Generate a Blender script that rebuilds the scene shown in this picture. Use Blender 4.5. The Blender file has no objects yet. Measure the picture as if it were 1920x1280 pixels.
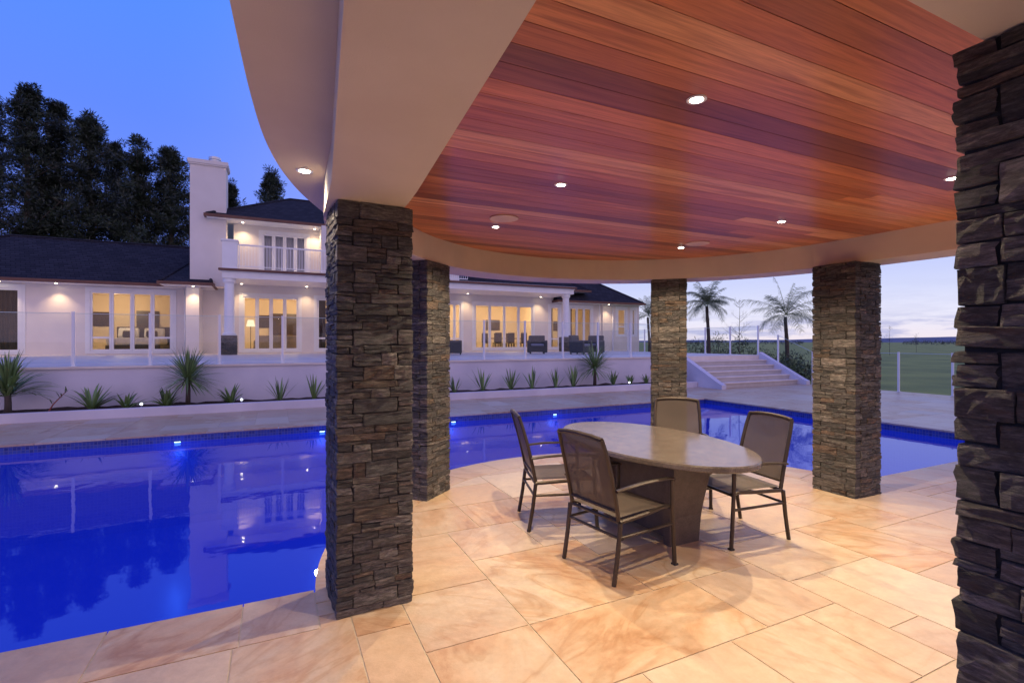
import bpy, math, random
from mathutils import Vector, Matrix, noise
random.seed(7)
R = random.Random(11)
F = 933.0; H = 1.6; A = math.radians(25.5); SA, CA = math.sin(A), math.cos(A)
sc = bpy.context.scene
COL = sc.collection

# ---------------------------------------------------------------- survey helpers
def P(r, d):                      # right / depth from the viewpoint -> ground plan
    return (d*SA + r*CA, d*CA - r*SA)
def G(px, py, z=0.0):
    d = (H-z)*F/(py-640.0); return P((px-960)/F*d, d)
def XW(px, y):                    # plan x on the east-west line y
    k = (px-960)/F; d = y/(CA-k*SA); return d*(SA+k*CA)

# ---------------------------------------------------------------- object helpers
def tag(o, label, cat, group=None, kind=None):
    o['label'] = label; o['category'] = cat
    if group: o['group'] = group
    if kind: o['kind'] = kind
    return o
def thing(name, label, cat, loc=(0,0,0), group=None):
    o = bpy.data.objects.new(name, None); COL.objects.link(o); o.location = loc
    o.empty_display_size = 0.1
    return tag(o, label, cat, group)
def rootloc(o):
    v = Vector((0,0,0))
    while o: v += o.location; o = o.parent
    return v
class MB:
    def __init__(s): s.v=[]; s.f=[]; s.c=[]
    def add(s, vs, fs, col=(1,1,1)):
        b=len(s.v); s.v += [tuple(q) for q in vs]; s.f += [tuple(i+b for i in q) for q in fs]
        s.c += [col]*len(vs)
    def box(s, x0,x1,y0,y1,z0,z1, col=(1,1,1), rot=None, piv=None):
        vs=[Vector((x,y,z)) for z in (z0,z1) for y in (y0,y1) for x in (x0,x1)]
        if rot is not None:
            pv=Vector(piv) if piv else Vector(((x0+x1)/2,(y0+y1)/2,(z0+z1)/2))
            vs=[rot@(q-pv)+pv for q in vs]
        s.add(vs, [(0,2,3,1),(4,5,7,6),(0,1,5,4),(2,6,7,3),(0,4,6,2),(1,3,7,5)], col)
    def prism(s, poly, z0, z1, col=(1,1,1), top=True, bot=True, sides=True):
        n=len(poly); vs=[(p[0],p[1],z0) for p in poly]+[(p[0],p[1],z1) for p in poly]; fs=[]
        if top: fs.append(tuple(range(n,2*n)))
        if bot: fs.append(tuple(reversed(range(n))))
        if sides: fs += [(i,(i+1)%n,n+(i+1)%n,n+i) for i in range(n)]
        s.add(vs, fs, col)
    def tube(s, pts, r, n=8, sq=1.0, up=(0,0,1), cap=True, col=(1,1,1), box=False):
        pts=[Vector(p) for p in pts]; m=len(pts); vs=[]; fs=[]
        rs = r if isinstance(r,(list,tuple)) else [r]*m
        for i,p in enumerate(pts):
            t=(pts[min(i+1,m-1)]-pts[max(i-1,0)]).normalized(); u=Vector(up)
            if abs(t.dot(u))>0.96: u=Vector((0,1,0)) if abs(t.y)<0.9 else Vector((1,0,0))
            a=t.cross(u).normalized(); b=a.cross(t).normalized()
            for k in range(n):
                an=2*math.pi*(k+.5)/n; ca,sa=math.cos(an),math.sin(an)
                if box:
                    q=max(abs(ca),abs(sa))**0.75; ca/=q; sa/=q
                vs.append(p+a*ca*rs[i]+b*sa*rs[i]*sq)
        for i in range(m-1):
            for k in range(n):
                k2=(k+1)%n; fs.append((i*n+k,i*n+k2,(i+1)*n+k2,(i+1)*n+k))
        if cap: fs.append(tuple(reversed(range(n)))); fs.append(tuple((m-1)*n+k for k in range(n)))
        s.add(vs,fs,col)
    def lathe(s, prof, n=24, c=(0,0,0), col=(1,1,1)):
        vs=[];fs=[]
        for (r,z) in prof:
            for k in range(n):
                a=2*math.pi*k/n; vs.append((c[0]+r*math.cos(a),c[1]+r*math.sin(a),c[2]+z))
        for i in range(len(prof)-1):
            for k in range(n):
                k2=(k+1)%n; fs.append((i*n+k,i*n+k2,(i+1)*n+k2,(i+1)*n+k))
        fs.append(tuple(reversed(range(n)))); fs.append(tuple((len(prof)-1)*n+k for k in range(n)))
        s.add(vs,fs,col)
    def build(s, name, mat, parent=None, smooth=False, bevel=0, attr=False):
        me=bpy.data.meshes.new(name); off=rootloc(parent) if parent else Vector((0,0,0))
        me.from_pydata([(q[0]-off.x,q[1]-off.y,q[2]-off.z) for q in s.v],[],s.f); me.update()
        if attr:
            at=me.color_attributes.new('tint','FLOAT_COLOR','POINT')
            flat=[]
            for c in s.c: flat += [c[0],c[1],c[2],1.0]
            at.data.foreach_set('color',flat)
        if smooth:
            me.polygons.foreach_set('use_smooth',[True]*len(me.polygons))
        me.materials.append(mat)
        o=bpy.data.objects.new(name,me); COL.objects.link(o)
        if parent: o.parent=parent
        if bevel:
            b=o.modifiers.new('Bevel','BEVEL'); b.width=bevel; b.segments=2; b.limit_method='ANGLE'; b.angle_limit=math.radians(40)
        return o
def struct(o): o['kind']='structure'; return o
def copy_tree(o, parent=None, top=True):
    c=o.copy(); COL.objects.link(c); c.parent=parent
    for ch in o.children: copy_tree(ch,c,False)
    return c

# ---------------------------------------------------------------- material helpers
def newmat(name):
    m=bpy.data.materials.new(name); m.use_nodes=True; nt=m.node_tree
    for n in list(nt.nodes): nt.nodes.remove(n)
    out=nt.nodes.new('ShaderNodeOutputMaterial'); return m,nt,out
def N(nt,t,**kw):
    n=nt.nodes.new(t)
    for k,v in kw.items(): setattr(n,k,v)
    return n
def ramp(nt, stops, interp='LINEAR'):
    n=nt.nodes.new('ShaderNodeValToRGB'); n.color_ramp.interpolation=interp
    el=n.color_ramp.elements
    while len(el)<len(stops): el.new(0.5)
    for e,(p,c) in zip(el,stops):
        e.position=p; e.color=(c[0],c[1],c[2],1) if isinstance(c,(tuple,list)) else (c,c,c,1)
    return n
def mixc(nt, mode='MIX', fac=1.0):
    n=nt.nodes.new('ShaderNodeMix'); n.data_type='RGBA'; n.blend_type=mode; n.inputs[0].default_value=fac
    return n   # A=6 B=7 out=2
def surf(name, c1, c2=None, scale=5.0, rough=0.6, bump=0.0, bscale=None, metal=0.0, stretch=(1,1,1), attr=False, detail=6, spec=0.5, coat=0, bdist=0.01, see=0.0):
    m,nt,out=newmat(name); L=nt.links.new
    b=N(nt,'ShaderNodeBsdfPrincipled')
    if see:
        tr=N(nt,'ShaderNodeBsdfTransparent'); ms=N(nt,'ShaderNodeMixShader'); ms.inputs[0].default_value=see; L(b.outputs[0],ms.inputs[1]); L(tr.outputs[0],ms.inputs[2]); L(ms.outputs[0],out.inputs[0])
    else: L(b.outputs[0],out.inputs[0])
    b.inputs['Roughness'].default_value=rough; b.inputs['Metallic'].default_value=metal
    b.inputs['Specular IOR Level'].default_value=spec; b.inputs['Coat Weight'].default_value=coat
    tc=N(nt,'ShaderNodeTexCoord'); mp=N(nt,'ShaderNodeMapping'); mp.inputs['Scale'].default_value=stretch
    L(tc.outputs['Object'],mp.inputs[0])
    nz=N(nt,'ShaderNodeTexNoise'); nz.inputs['Scale'].default_value=scale; nz.inputs['Detail'].default_value=detail
    L(mp.outputs[0],nz.inputs['Vector'])
    c2=c2 or tuple(x*0.88 for x in c1)
    rp=ramp(nt,[(0.35,c1),(0.65,c2)]); L(nz.outputs[0],rp.inputs[0]); col=rp.outputs[0]
    if attr:
        a=N(nt,'ShaderNodeAttribute',attribute_name='tint'); mx=mixc(nt,'MULTIPLY'); L(col,mx.inputs[6]); L(a.outputs['Color'],mx.inputs[7]); col=mx.outputs[2]
    L(col,b.inputs['Base Color'])
    if bump:
        n2=N(nt,'ShaderNodeTexNoise'); n2.inputs['Scale'].default_value=bscale or scale*6; n2.inputs['Detail'].default_value=8
        L(mp.outputs[0],n2.inputs['Vector'])
        bp=N(nt,'ShaderNodeBump'); bp.inputs['Strength'].default_value=bump; bp.inputs['Distance'].default_value=bdist
        L(n2.outputs[0],bp.inputs['Height']); L(bp.outputs[0],b.inputs['Normal'])
    return m
def emis(name,c,s):
    m,nt,out=newmat(name); e=N(nt,'ShaderNodeEmission'); e.inputs[0].default_value=(*c,1); e.inputs[1].default_value=s
    nt.links.new(e.outputs[0],out.inputs[0]); return m
def glassmat(name, tint=(.93,.96,1), ior=1.45, rough=0.0):
    m,nt,out=newmat(name); L=nt.links.new
    fr=N(nt,'ShaderNodeFresnel'); fr.inputs[0].default_value=ior
    t=N(nt,'ShaderNodeBsdfTransparent'); t.inputs[0].default_value=(*tint,1)
    g=N(nt,'ShaderNodeBsdfGlossy'); g.inputs['Roughness'].default_value=rough
    mx=N(nt,'ShaderNodeMixShader'); L(fr.outputs[0],mx.inputs[0]); L(t.outputs[0],mx.inputs[1]); L(g.outputs[0],mx.inputs[2]); L(mx.outputs[0],out.inputs[0])
    return m

def mat_sandstone():
    m,nt,out=newmat('sandstone_paving'); L=nt.links.new
    b=N(nt,'ShaderNodeBsdfPrincipled'); L(b.outputs[0],out.inputs[0])
    tc=N(nt,'ShaderNodeTexCoord'); at=N(nt,'ShaderNodeAttribute',attribute_name='tint')
    sp=N(nt,'ShaderNodeSeparateColor'); L(at.outputs['Color'],sp.inputs[0])
    off=N(nt,'ShaderNodeVectorMath',operation='SCALE'); off.inputs['Scale'].default_value=37.0; L(at.outputs['Color'],off.inputs[0])
    vr=N(nt,'ShaderNodeVectorRotate',rotation_type='Z_AXIS'); L(tc.outputs['Object'],vr.inputs['Vector'])
    an=N(nt,'ShaderNodeMath',operation='MULTIPLY'); L(sp.outputs[2],an.inputs[0]); an.inputs[1].default_value=6.28; L(an.outputs[0],vr.inputs['Angle'])
    ad=N(nt,'ShaderNodeVectorMath',operation='ADD'); L(vr.outputs[0],ad.inputs[0]); L(off.outputs[0],ad.inputs[1])
    st=N(nt,'ShaderNodeMapping'); st.inputs['Scale'].default_value=(1,2.3,1); L(ad.outputs[0],st.inputs[0])
    n1=N(nt,'ShaderNodeTexNoise'); n1.inputs['Scale'].default_value=1.3; n1.inputs['Detail'].default_value=8; n1.inputs['Roughness'].default_value=.62; n1.inputs['Distortion'].default_value=.7; L(st.outputs[0],n1.inputs['Vector'])
    n2=N(nt,'ShaderNodeTexNoise'); n2.inputs['Scale'].default_value=12; n2.inputs['Detail'].default_value=10; n2.inputs['Roughness'].default_value=.72; L(ad.outputs[0],n2.inputs['Vector'])
    n3=N(nt,'ShaderNodeTexNoise'); n3.inputs['Scale'].default_value=.9; n3.inputs['Detail'].default_value=6; n3.inputs['Distortion'].default_value=1.6; L(st.outputs[0],n3.inputs['Vector'])
    r1=ramp(nt,[(0.28,(.66,.53,.38)),(0.43,(.63,.47,.30)),(0.56,(.61,.40,.23)),(0.70,(.50,.28,.14))]); L(n1.outputs[0],r1.inputs[0])
    r2=ramp(nt,[(0.0,(.68,.58,.43)),(0.3,(.63,.48,.33)),(0.6,(.60,.41,.25)),(0.8,(.52,.42,.34)),(1.0,(.65,.50,.38))]); L(sp.outputs[1],r2.inputs[0])
    th=ramp(nt,[(0.15,0.15),(0.85,1.0)]); L(sp.outputs[0],th.inputs[0])
    mx=mixc(nt); L(th.outputs[0],mx.inputs[0]); L(r2.outputs[0],mx.inputs[6]); L(r1.outputs[0],mx.inputs[7])
    r3=ramp(nt,[(0.40,(1,1,1)),(0.47,(.83,.72,.62)),(0.50,(.96,.92,.88)),(0.6,(1,1,1))]); L(n3.outputs[0],r3.inputs[0])
    m2=mixc(nt,'MULTIPLY'); L(th.outputs[0],m2.inputs[0]); L(mx.outputs[2],m2.inputs[6]); L(r3.outputs[0],m2.inputs[7])
    r4=ramp(nt,[(0.3,(.80,.77,.73)),(0.65,(1.05,1.05,1.05))]); L(n2.outputs[0],r4.inputs[0])
    m3=mixc(nt,'MULTIPLY',.85); L(m2.outputs[2],m3.inputs[6]); L(r4.outputs[0],m3.inputs[7])
    L(m3.outputs[2],b.inputs['Base Color'])
    rr=ramp(nt,[(0.3,0.28),(0.7,0.5)]); L(n2.outputs[0],rr.inputs[0]); L(rr.outputs[0],b.inputs['Roughness'])
    bp=N(nt,'ShaderNodeBump'); bp.inputs['Strength'].default_value=.5; bp.inputs['Distance'].default_value=.008
    sm=N(nt,'ShaderNodeMath',operation='ADD'); L(n1.outputs[0],sm.inputs[0]); L(n2.outputs[0],sm.inputs[1]); L(sm.outputs[0],bp.inputs['Height']); L(bp.outputs[0],b.inputs['Normal'])
    return m
def mat_schist():
    m,nt,out=newmat('schist_stone'); L=nt.links.new
    b=N(nt,'ShaderNodeBsdfPrincipled'); L(b.outputs[0],out.inputs[0]); b.inputs['Roughness'].default_value=.72
    tc=N(nt,'ShaderNodeTexCoord'); at=N(nt,'ShaderNodeAttribute',attribute_name='tint')
    mp=N(nt,'ShaderNodeMapping'); mp.inputs['Scale'].default_value=(1,1,5.0); L(tc.outputs['Object'],mp.inputs[0])
    off=N(nt,'ShaderNodeVectorMath',operation='SCALE'); off.inputs['Scale'].default_value=60.0; L(at.outputs['Color'],off.inputs[0])
    ad=N(nt,'ShaderNodeVectorMath',operation='ADD'); L(mp.outputs[0],ad.inputs[0]); L(off.outputs[0],ad.inputs[1])
    n1=N(nt,'ShaderNodeTexNoise'); n1.inputs['Scale'].default_value=15; n1.inputs['Detail'].default_value=12; n1.inputs['Roughness'].default_value=.8; n1.inputs['Distortion'].default_value=.3; L(ad.outputs[0],n1.inputs['Vector'])
    n2=N(nt,'ShaderNodeTexNoise'); n2.inputs['Scale'].default_value=90; n2.inputs['Detail'].default_value=8; n2.inputs['Roughness'].default_value=.7; L(ad.outputs[0],n2.inputs['Vector'])
    n3=N(nt,'ShaderNodeTexNoise'); n3.inputs['Scale'].default_value=5; n3.inputs['Detail'].default_value=5; L(ad.outputs[0],n3.inputs['Vector'])
    r1=ramp(nt,[(0.34,(.22,.21,.21)),(0.5,(.85,.85,.85)),(0.66,(2.4,2.4,2.4))]); L(n1.outputs[0],r1.inputs[0])
    m1=mixc(nt,'MULTIPLY',1); L(at.outputs['Color'],m1.inputs[6]); L(r1.outputs[0],m1.inputs[7])
    r3=ramp(nt,[(0.60,0.0),(0.74,0.38)]); L(n3.outputs[0],r3.inputs[0])
    m2=mixc(nt); L(r3.outputs[0],m2.inputs[0]); L(m1.outputs[2],m2.inputs[6]); m2.inputs[7].default_value=(.13,.062,.032,1)
    L(m2.outputs[2],b.inputs['Base Color'])
    sm=N(nt,'ShaderNodeMath',operation='MULTIPLY_ADD'); L(n2.outputs[0],sm.inputs[0]); sm.inputs[1].default_value=.5; L(n1.outputs[0],sm.inputs[2])
    bp=N(nt,'ShaderNodeBump'); bp.inputs['Strength'].default_value=1.0; bp.inputs['Distance'].default_value=.018; L(sm.outputs[0],bp.inputs['Height']); L(bp.outputs[0],b.inputs['Normal'])
    return m
def mat_cedar():
    m,nt,out=newmat('cedar_boards'); L=nt.links.new
    b=N(nt,'ShaderNodeBsdfPrincipled'); L(b.outputs[0],out.inputs[0]); b.inputs['Roughness'].default_value=.34; b.inputs['Specular IOR Level'].default_value=.42; b.inputs['Coat Weight'].default_value=.08; b.inputs['Coat Roughness'].default_value=.15
    tc=N(nt,'ShaderNodeTexCoord'); at=N(nt,'ShaderNodeAttribute',attribute_name='tint')
    mp=N(nt,'ShaderNodeMapping'); mp.inputs['Scale'].default_value=(.35,7,1); L(tc.outputs['Object'],mp.inputs[0])
    off=N(nt,'ShaderNodeVectorMath',operation='SCALE'); off.inputs['Scale'].default_value=53.0; L(at.outputs['Color'],off.inputs[0])
    ad=N(nt,'ShaderNodeVectorMath',operation='ADD'); L(mp.outputs[0],ad.inputs[0]); L(off.outputs[0],ad.inputs[1])
    n1=N(nt,'ShaderNodeTexNoise'); n1.inputs['Scale'].default_value=2.0; n1.inputs['Detail'].default_value=7; n1.inputs['Distortion'].default_value=1.8; L(ad.outputs[0],n1.inputs['Vector'])
    n2=N(nt,'ShaderNodeTexNoise'); n2.inputs['Scale'].default_value=18; n2.inputs['Detail'].default_value=4; L(ad.outputs[0],n2.inputs['Vector'])
    r1=ramp(nt,[(0.3,(.66,.56,.50)),(0.5,(1,1,1)),(0.7,(1.18,1.25,1.25))]); L(n1.outputs[0],r1.inputs[0])
    r2=ramp(nt,[(0.3,(.84,.82,.80)),(0.6,(1.04,1.04,1.04))]); L(n2.outputs[0],r2.inputs[0])
    m1=mixc(nt,'MULTIPLY',1); L(at.outputs['Color'],m1.inputs[6]); L(r1.outputs[0],m1.inputs[7])
    m2=mixc(nt,'MULTIPLY',1); L(m1.outputs[2],m2.inputs[6]); L(r2.outputs[0],m2.inputs[7]); L(m2.outputs[2],b.inputs['Base Color'])
    bp=N(nt,'ShaderNodeBump'); bp.inputs['Strength'].default_value=.12; bp.inputs['Distance'].default_value=.003; L(n2.outputs[0],bp.inputs['Height']); L(bp.outputs[0],b.inputs['Normal'])
    return m
def mat_water():
    m,nt,out=newmat('pool_water'); L=nt.links.new
    tc=N(nt,'ShaderNodeTexCoord')
    nz=N(nt,'ShaderNodeTexNoise'); nz.inputs['Scale'].default_value=1.6; nz.inputs['Detail'].default_value=3; L(tc.outputs['Object'],nz.inputs['Vector'])
    bp=N(nt,'ShaderNodeBump'); bp.inputs['Strength'].default_value=.08; bp.inputs['Distance'].default_value=.03; L(nz.outputs[0],bp.inputs['Height'])
    fr=N(nt,'ShaderNodeFresnel'); fr.inputs[0].default_value=1.55; L(bp.outputs[0],fr.inputs['Normal'])
    gl=N(nt,'ShaderNodeBsdfGlossy'); gl.inputs['Roughness'].default_value=.025; L(bp.outputs[0],gl.inputs['Normal'])
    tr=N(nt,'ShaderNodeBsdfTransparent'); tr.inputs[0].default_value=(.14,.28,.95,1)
    em=N(nt,'ShaderNodeEmission'); em.inputs[0].default_value=(.005,.018,.60,1); em.inputs[1].default_value=1.25  # scattered glow of the underwater lamps, put into the water surface as blue emission
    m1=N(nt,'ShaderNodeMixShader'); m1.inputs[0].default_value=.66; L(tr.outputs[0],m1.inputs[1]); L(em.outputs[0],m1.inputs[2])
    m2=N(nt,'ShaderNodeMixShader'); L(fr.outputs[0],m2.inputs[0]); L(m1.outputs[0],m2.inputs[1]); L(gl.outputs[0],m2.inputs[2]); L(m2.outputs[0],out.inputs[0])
    return m
def mat_mosaic():
    m,nt,out=newmat('blue_mosaic'); L=nt.links.new
    b=N(nt,'ShaderNodeBsdfPrincipled'); L(b.outputs[0],out.inputs[0]); b.inputs['Roughness'].default_value=.25
    tc=N(nt,'ShaderNodeTexCoord'); sp=N(nt,'ShaderNodeSeparateXYZ'); L(tc.outputs['Object'],sp.inputs[0])
    s=N(nt,'ShaderNodeMath',operation='ADD'); L(sp.outputs[0],s.inputs[0]); L(sp.outputs[1],s.inputs[1])
    cb=N(nt,'ShaderNodeCombineXYZ'); L(s.outputs[0],cb.inputs[0]); L(sp.outputs[2],cb.inputs[1])
    br=N(nt,'ShaderNodeTexBrick'); br.offset=0; br.inputs['Color1'].default_value=(.012,.03,.22,1); br.inputs['Color2'].default_value=(.03,.07,.38,1); br.inputs['Mortar'].default_value=(.1,.12,.3,1)
    br.inputs['Scale'].default_value=1; br.inputs['Brick Width'].default_value=.05; br.inputs['Row Height'].default_value=.05; br.inputs['Mortar Size'].default_value=.004
    L(cb.outputs[0],br.inputs['Vector']); L(br.outputs['Color'],b.inputs['Base Color']); return m
def mat_shingle():
    m,nt,out=newmat('roof_shingles'); L=nt.links.new
    b=N(nt,'ShaderNodeBsdfPrincipled'); L(b.outputs[0],out.inputs[0]); b.inputs['Roughness'].default_value=.9; b.inputs['Specular IOR Level'].default_value=.15
    tc=N(nt,'ShaderNodeTexCoord'); sp=N(nt,'ShaderNodeSeparateXYZ'); L(tc.outputs['Object'],sp.inputs[0])
    s=N(nt,'ShaderNodeMath',operation='MULTIPLY_ADD'); L(sp.outputs[1],s.inputs[0]); s.inputs[1].default_value=.37; L(sp.outputs[0],s.inputs[2])
    cb=N(nt,'ShaderNodeCombineXYZ'); L(s.outputs[0],cb.inputs[0]); L(sp.outputs[2],cb.inputs[1])
    br=N(nt,'ShaderNodeTexBrick'); br.inputs['Color1'].default_value=(.022,.021,.029,1); br.inputs['Color2'].default_value=(.040,.038,.050,1); br.inputs['Mortar'].default_value=(.012,.011,.015,1)
    br.inputs['Scale'].default_value=1; br.inputs['Brick Width'].default_value=.30; br.inputs['Row Height'].default_value=.10; br.inputs['Mortar Size'].default_value=.012
    L(cb.outputs[0],br.inputs['Vector']); L(br.outputs['Color'],b.inputs['Base Color']); return m
def mat_granite(name,r_,cols):
    m,nt,out=newmat(name); L=nt.links.new
    b=N(nt,'ShaderNodeBsdfPrincipled'); L(b.outputs[0],out.inputs[0]); b.inputs['Roughness'].default_value=r_
    tc=N(nt,'ShaderNodeTexCoord')
    n0=N(nt,'ShaderNodeTexNoise'); n0.inputs['Scale'].default_value=230; n0.inputs['Detail'].default_value=2; L(tc.outputs['Object'],n0.inputs['Vector'])
    n=N(nt,'ShaderNodeTexNoise'); n.inputs['Scale'].default_value=14; n.inputs['Detail'].default_value=10; n.inputs['Roughness'].default_value=.75; n.inputs['Distortion'].default_value=.4; L(tc.outputs['Object'],n.inputs['Vector'])
    r=ramp(nt,[(0.3,cols[0]),(0.5,cols[1]),(0.72,cols[2])]); L(n.outputs[0],r.inputs[0])
    r0=ramp(nt,[(0.38,(.5,.48,.46)),(0.5,(1,1,1)),(0.66,(1.3,1.3,1.3))]); L(n0.outputs[0],r0.inputs[0])
    mx=mixc(nt,'MULTIPLY',.8); L(r.outputs[0],mx.inputs[6]); L(r0.outputs[0],mx.inputs[7])
    L(mx.outputs[2],b.inputs['Base Color']); return m
def mat_leaf(name,c1,c2,rough=.5):
    return surf(name,c1,c2,scale=1.5,rough=rough,attr=True,detail=2)

M=dict(
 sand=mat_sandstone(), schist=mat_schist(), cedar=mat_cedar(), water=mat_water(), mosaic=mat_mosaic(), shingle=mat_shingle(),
 granite=mat_granite('polished_stone_top',.17,((.070,.053,.042),(.122,.096,.078),(.175,.142,.118))), pedestal=mat_granite('honed_brown_stone',.5,((.065,.048,.037),(.095,.07,.055),(.13,.098,.078))),
 mortar=surf('paving_mortar',(.60,.49,.34),(.52,.42,.28),20,.9,.3),
 stonemortar=surf('dark_mortar',(.035,.032,.03),(.022,.021,.02),20,.95,.4),
 cedarback=surf('cedar_groove',(.06,.02,.01),(.05,.015,.008),20,.9),
 plaster=surf('cream_plaster',(.72,.61,.46),(.68,.57,.425),3,.85,.35,220,bdist=.003),
 housewall=surf('house_plaster',(.80,.74,.69),(.76,.70,.65),1.5,.85,.2,60,bdist=.004),
 white=surf('white_paint',(.84,.84,.84),(.8,.8,.8),3,.4),
 retaining=surf('retaining_plaster',(.74,.70,.76),(.63,.60,.67),1.2,.85,.25,40,bdist=.004),
 riser=surf('riser_stone',(.56,.52,.49),(.50,.46,.43),4,.8,.3,20),
 copper=surf('brown_gutter',(.15,.062,.042),(.115,.045,.033),3,.5),
 glass=glassmat('clear_glass',(.86,.91,.95),1.6), glasslow=glassmat('side_fence_glass',(.90,.93,.96),1.12), glassedge=surf('polished_glass_edge',(.55,.68,.68),(.5,.62,.64),3,.2), pane=glassmat('window_glass',(.94,.95,.96),1.5),
 room=surf('room_paint',(.74,.62,.46),(.70,.58,.42),1,.9), sheer=surf('sheer_fabric',(.72,.74,.8),(.55,.57,.66),3,.9,stretch=(14,14,.2)),
 bronze=surf('bronze_metal',(.065,.048,.038),(.05,.038,.03),6,.34,metal=.5),
 sling=surf('taupe_mesh_sling',(.088,.064,.049),(.066,.048,.037),260,.6,.5,400,bdist=.002,see=.06),
 steel=surf('satin_steel',(.7,.7,.72),(.66,.66,.68),4,.3,metal=.4),
 lens=emis('lamp_lens',(1,.90,.74),70), housel=emis('house_lamp_lens',(1,.85,.6),30), poollens=emis('pool_lamp_lens',(.5,.85,1),5), pathlens=emis('path_lamp_lens',(.8,.9,1),6),
 mulch=surf('bark_mulch',(.07,.035,.025),(.02,.012,.01),30,.95,1.0,45,bdist=.04),
 grass=surf('lawn_grass',(.33,.36,.075),(.20,.24,.055),.25,.95,1.0,9,bdist=.05,detail=14),
 hill=surf('far_hill',(.17,.19,.26),(.14,.16,.22),.02,1),  # pale bluish distance haze is painted into the hill colour
 bark=surf('tree_bark',(.10,.075,.06),(.06,.045,.035),6,.95,.8,20,stretch=(1,1,.3),bdist=.03),
 conifer=mat_leaf('conifer_foliage',(.044,.060,.037),(.021,.030,.021)),
 yucca=mat_leaf('yucca_leaf',(.20,.30,.11),(.12,.20,.07),.4),
 palm=mat_leaf('palm_leaf',(.15,.19,.10),(.09,.12,.06),.45),
 shrub=mat_leaf('shrub_leaf',(.11,.15,.06),(.06,.09,.035)), farhedge=mat_leaf('far_hedge_leaf',(.11,.13,.10),(.07,.09,.075)),
 wicker=surf('dark_wicker',(.07,.065,.07),(.035,.032,.035),60,.6,.8,90),
 cushion=surf('grey_cushion',(.25,.25,.3),(.2,.2,.24),30,.9), linen=surf('white_linen',(.8,.78,.75),(.7,.68,.66),6,.9,.3),
 darkwood=surf('dark_wood',(.07,.04,.025),(.05,.03,.02),8,.4), speaker=surf('speaker_mesh',(.70,.50,.38),(.64,.45,.34),200,.8),
 sofa=surf('beige_sofa',(.4,.33,.26),(.34,.28,.22),20,.9), curtain=surf('dark_curtain',(.12,.08,.06),(.05,.035,.03),12,.9,stretch=(8,8,.2)), tile=surf('terrace_stone',(.82,.72,.63),(.72,.61,.53),2.2,.55,.2,12),
)

# ================================================================= PAVING
CX, CY, RO, RI = 3.16, 3.257, 2.90, 2.45
Y0, YF, XR, XL = 3.42, 10.33, 10.95, -9.5
DX0, DX1, DY0 = -14.0, 18.05, -5.0
KY = 12.97; NZ=.03
def clip(poly, a, b, c):          # keep a*x+b*y<=c
    out=[]; n=len(poly)
    for i in range(n):
        p,q=poly[i],poly[(i+1)%n]; dp=a*p[0]+b*p[1]-c; dq=a*q[0]+b*q[1]-c
        if dp<=0: out.append(p)
        if (dp<0<dq) or (dq<0<dp):
            t=dp/(dp-dq); out.append((p[0]+t*(q[0]-p[0]),p[1]+t*(q[1]-p[1])))
    return out
def area(p): return abs(sum(p[i][0]*p[(i+1)%len(p)][1]-p[(i+1)%len(p)][0]*p[i][1] for i in range(len(p))))/2
def rects(x0,x1,y0,y1,rnd,mod=.305):
    nx=int((x1-x0)/mod)+1; ny=int((y1-y0)/mod)+1; g=[[0]*nx for _ in range(ny)]; res=[]
    opts=[(3,2),(2,3),(2,2),(3,2),(2,2),(2,3),(3,3),(4,2)]
    for j in range(ny):
        for i in range(nx):
            if g[j][i]: continue
            rnd.shuffle(opts)
            for (w,h) in opts+[(3,1),(2,1),(1,2),(1,3),(1,1)]:
                if i+w<=nx and j+h<=ny and all(not g[j+b][i+a] for a in range(w) for b in range(h)):
                    for a in range(w):
                        for b in range(h): g[j+b][i+a]=1
                    res.append((x0+i*mod,x0+(i+w)*mod,y0+j*mod,y0+(j+h)*mod)); break
    return res
GAP=.0042
pave=MB()
def slab(poly, col, edge=False):
    if len(poly)<3 or area(poly)<.0015: return
    pave.prism(poly,-.03,0.0,col,bot=False)
def rc(): return (R.random(),R.random(),R.random())
def rpoly(r): x0,x1,y0,y1=r; return [(x0+GAP,y0+GAP),(x1-GAP,y0+GAP),(x1-GAP,y1-GAP),(x0+GAP,y1-GAP)]
CW=.45
disc=[(math.cos(2*math.pi*k/72),math.sin(2*math.pi*k/72)) for k in range(72)]
for r in rects(DX0,DX1,DY0,6.2,random.Random(14),.30):
    base=rpoly(r); col=rc()
    a=clip(base,0,1,Y0-CW-GAP) if r[2]<Y0-CW else []
    slab(a,col)
    if r[3]>Y0-CW and r[0]<CX+RO+NZ and r[1]>CX-RO-NZ:
        b=clip(clip(clip(clip(base,0,-1,-(Y0-CW-GAP)),0,1,CY-GAP),-1,0,-(CX-RO-NZ+GAP)),1,0,CX+RO+NZ-GAP)
        slab(b,col)
        c=clip(base,0,-1,-(CY-GAP))
        for (ca,sa) in disc:
            if len(c)<3: break
            c=clip(c,ca,sa,ca*CX+sa*CY+RI-GAP)
        slab(c,col)
def strip_slabs(x0,x1,y0,y1,along='x',lo=.5,hi=.9):
    t=x0 if along=='x' else y0; end=x1 if along=='x' else y1
    while t<end-.05:
        L_=R.uniform(lo,hi); t2=min(end,t+L_)
        if end-t2<.25: t2=end
        slab(rpoly((t,t2,y0,y1) if along=='x' else (x0,x1,t,t2)),rc()); t=t2
strip_slabs(XL,CX-RO-NZ,Y0-CW,Y0+.03); strip_slabs(CX+RO+NZ,XR-.03,Y0-CW,Y0+.03)
strip_slabs(DX0,XL,Y0-CW,Y0); strip_slabs(XR-.03,DX1,Y0-CW,Y0)
th=0.002
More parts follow.
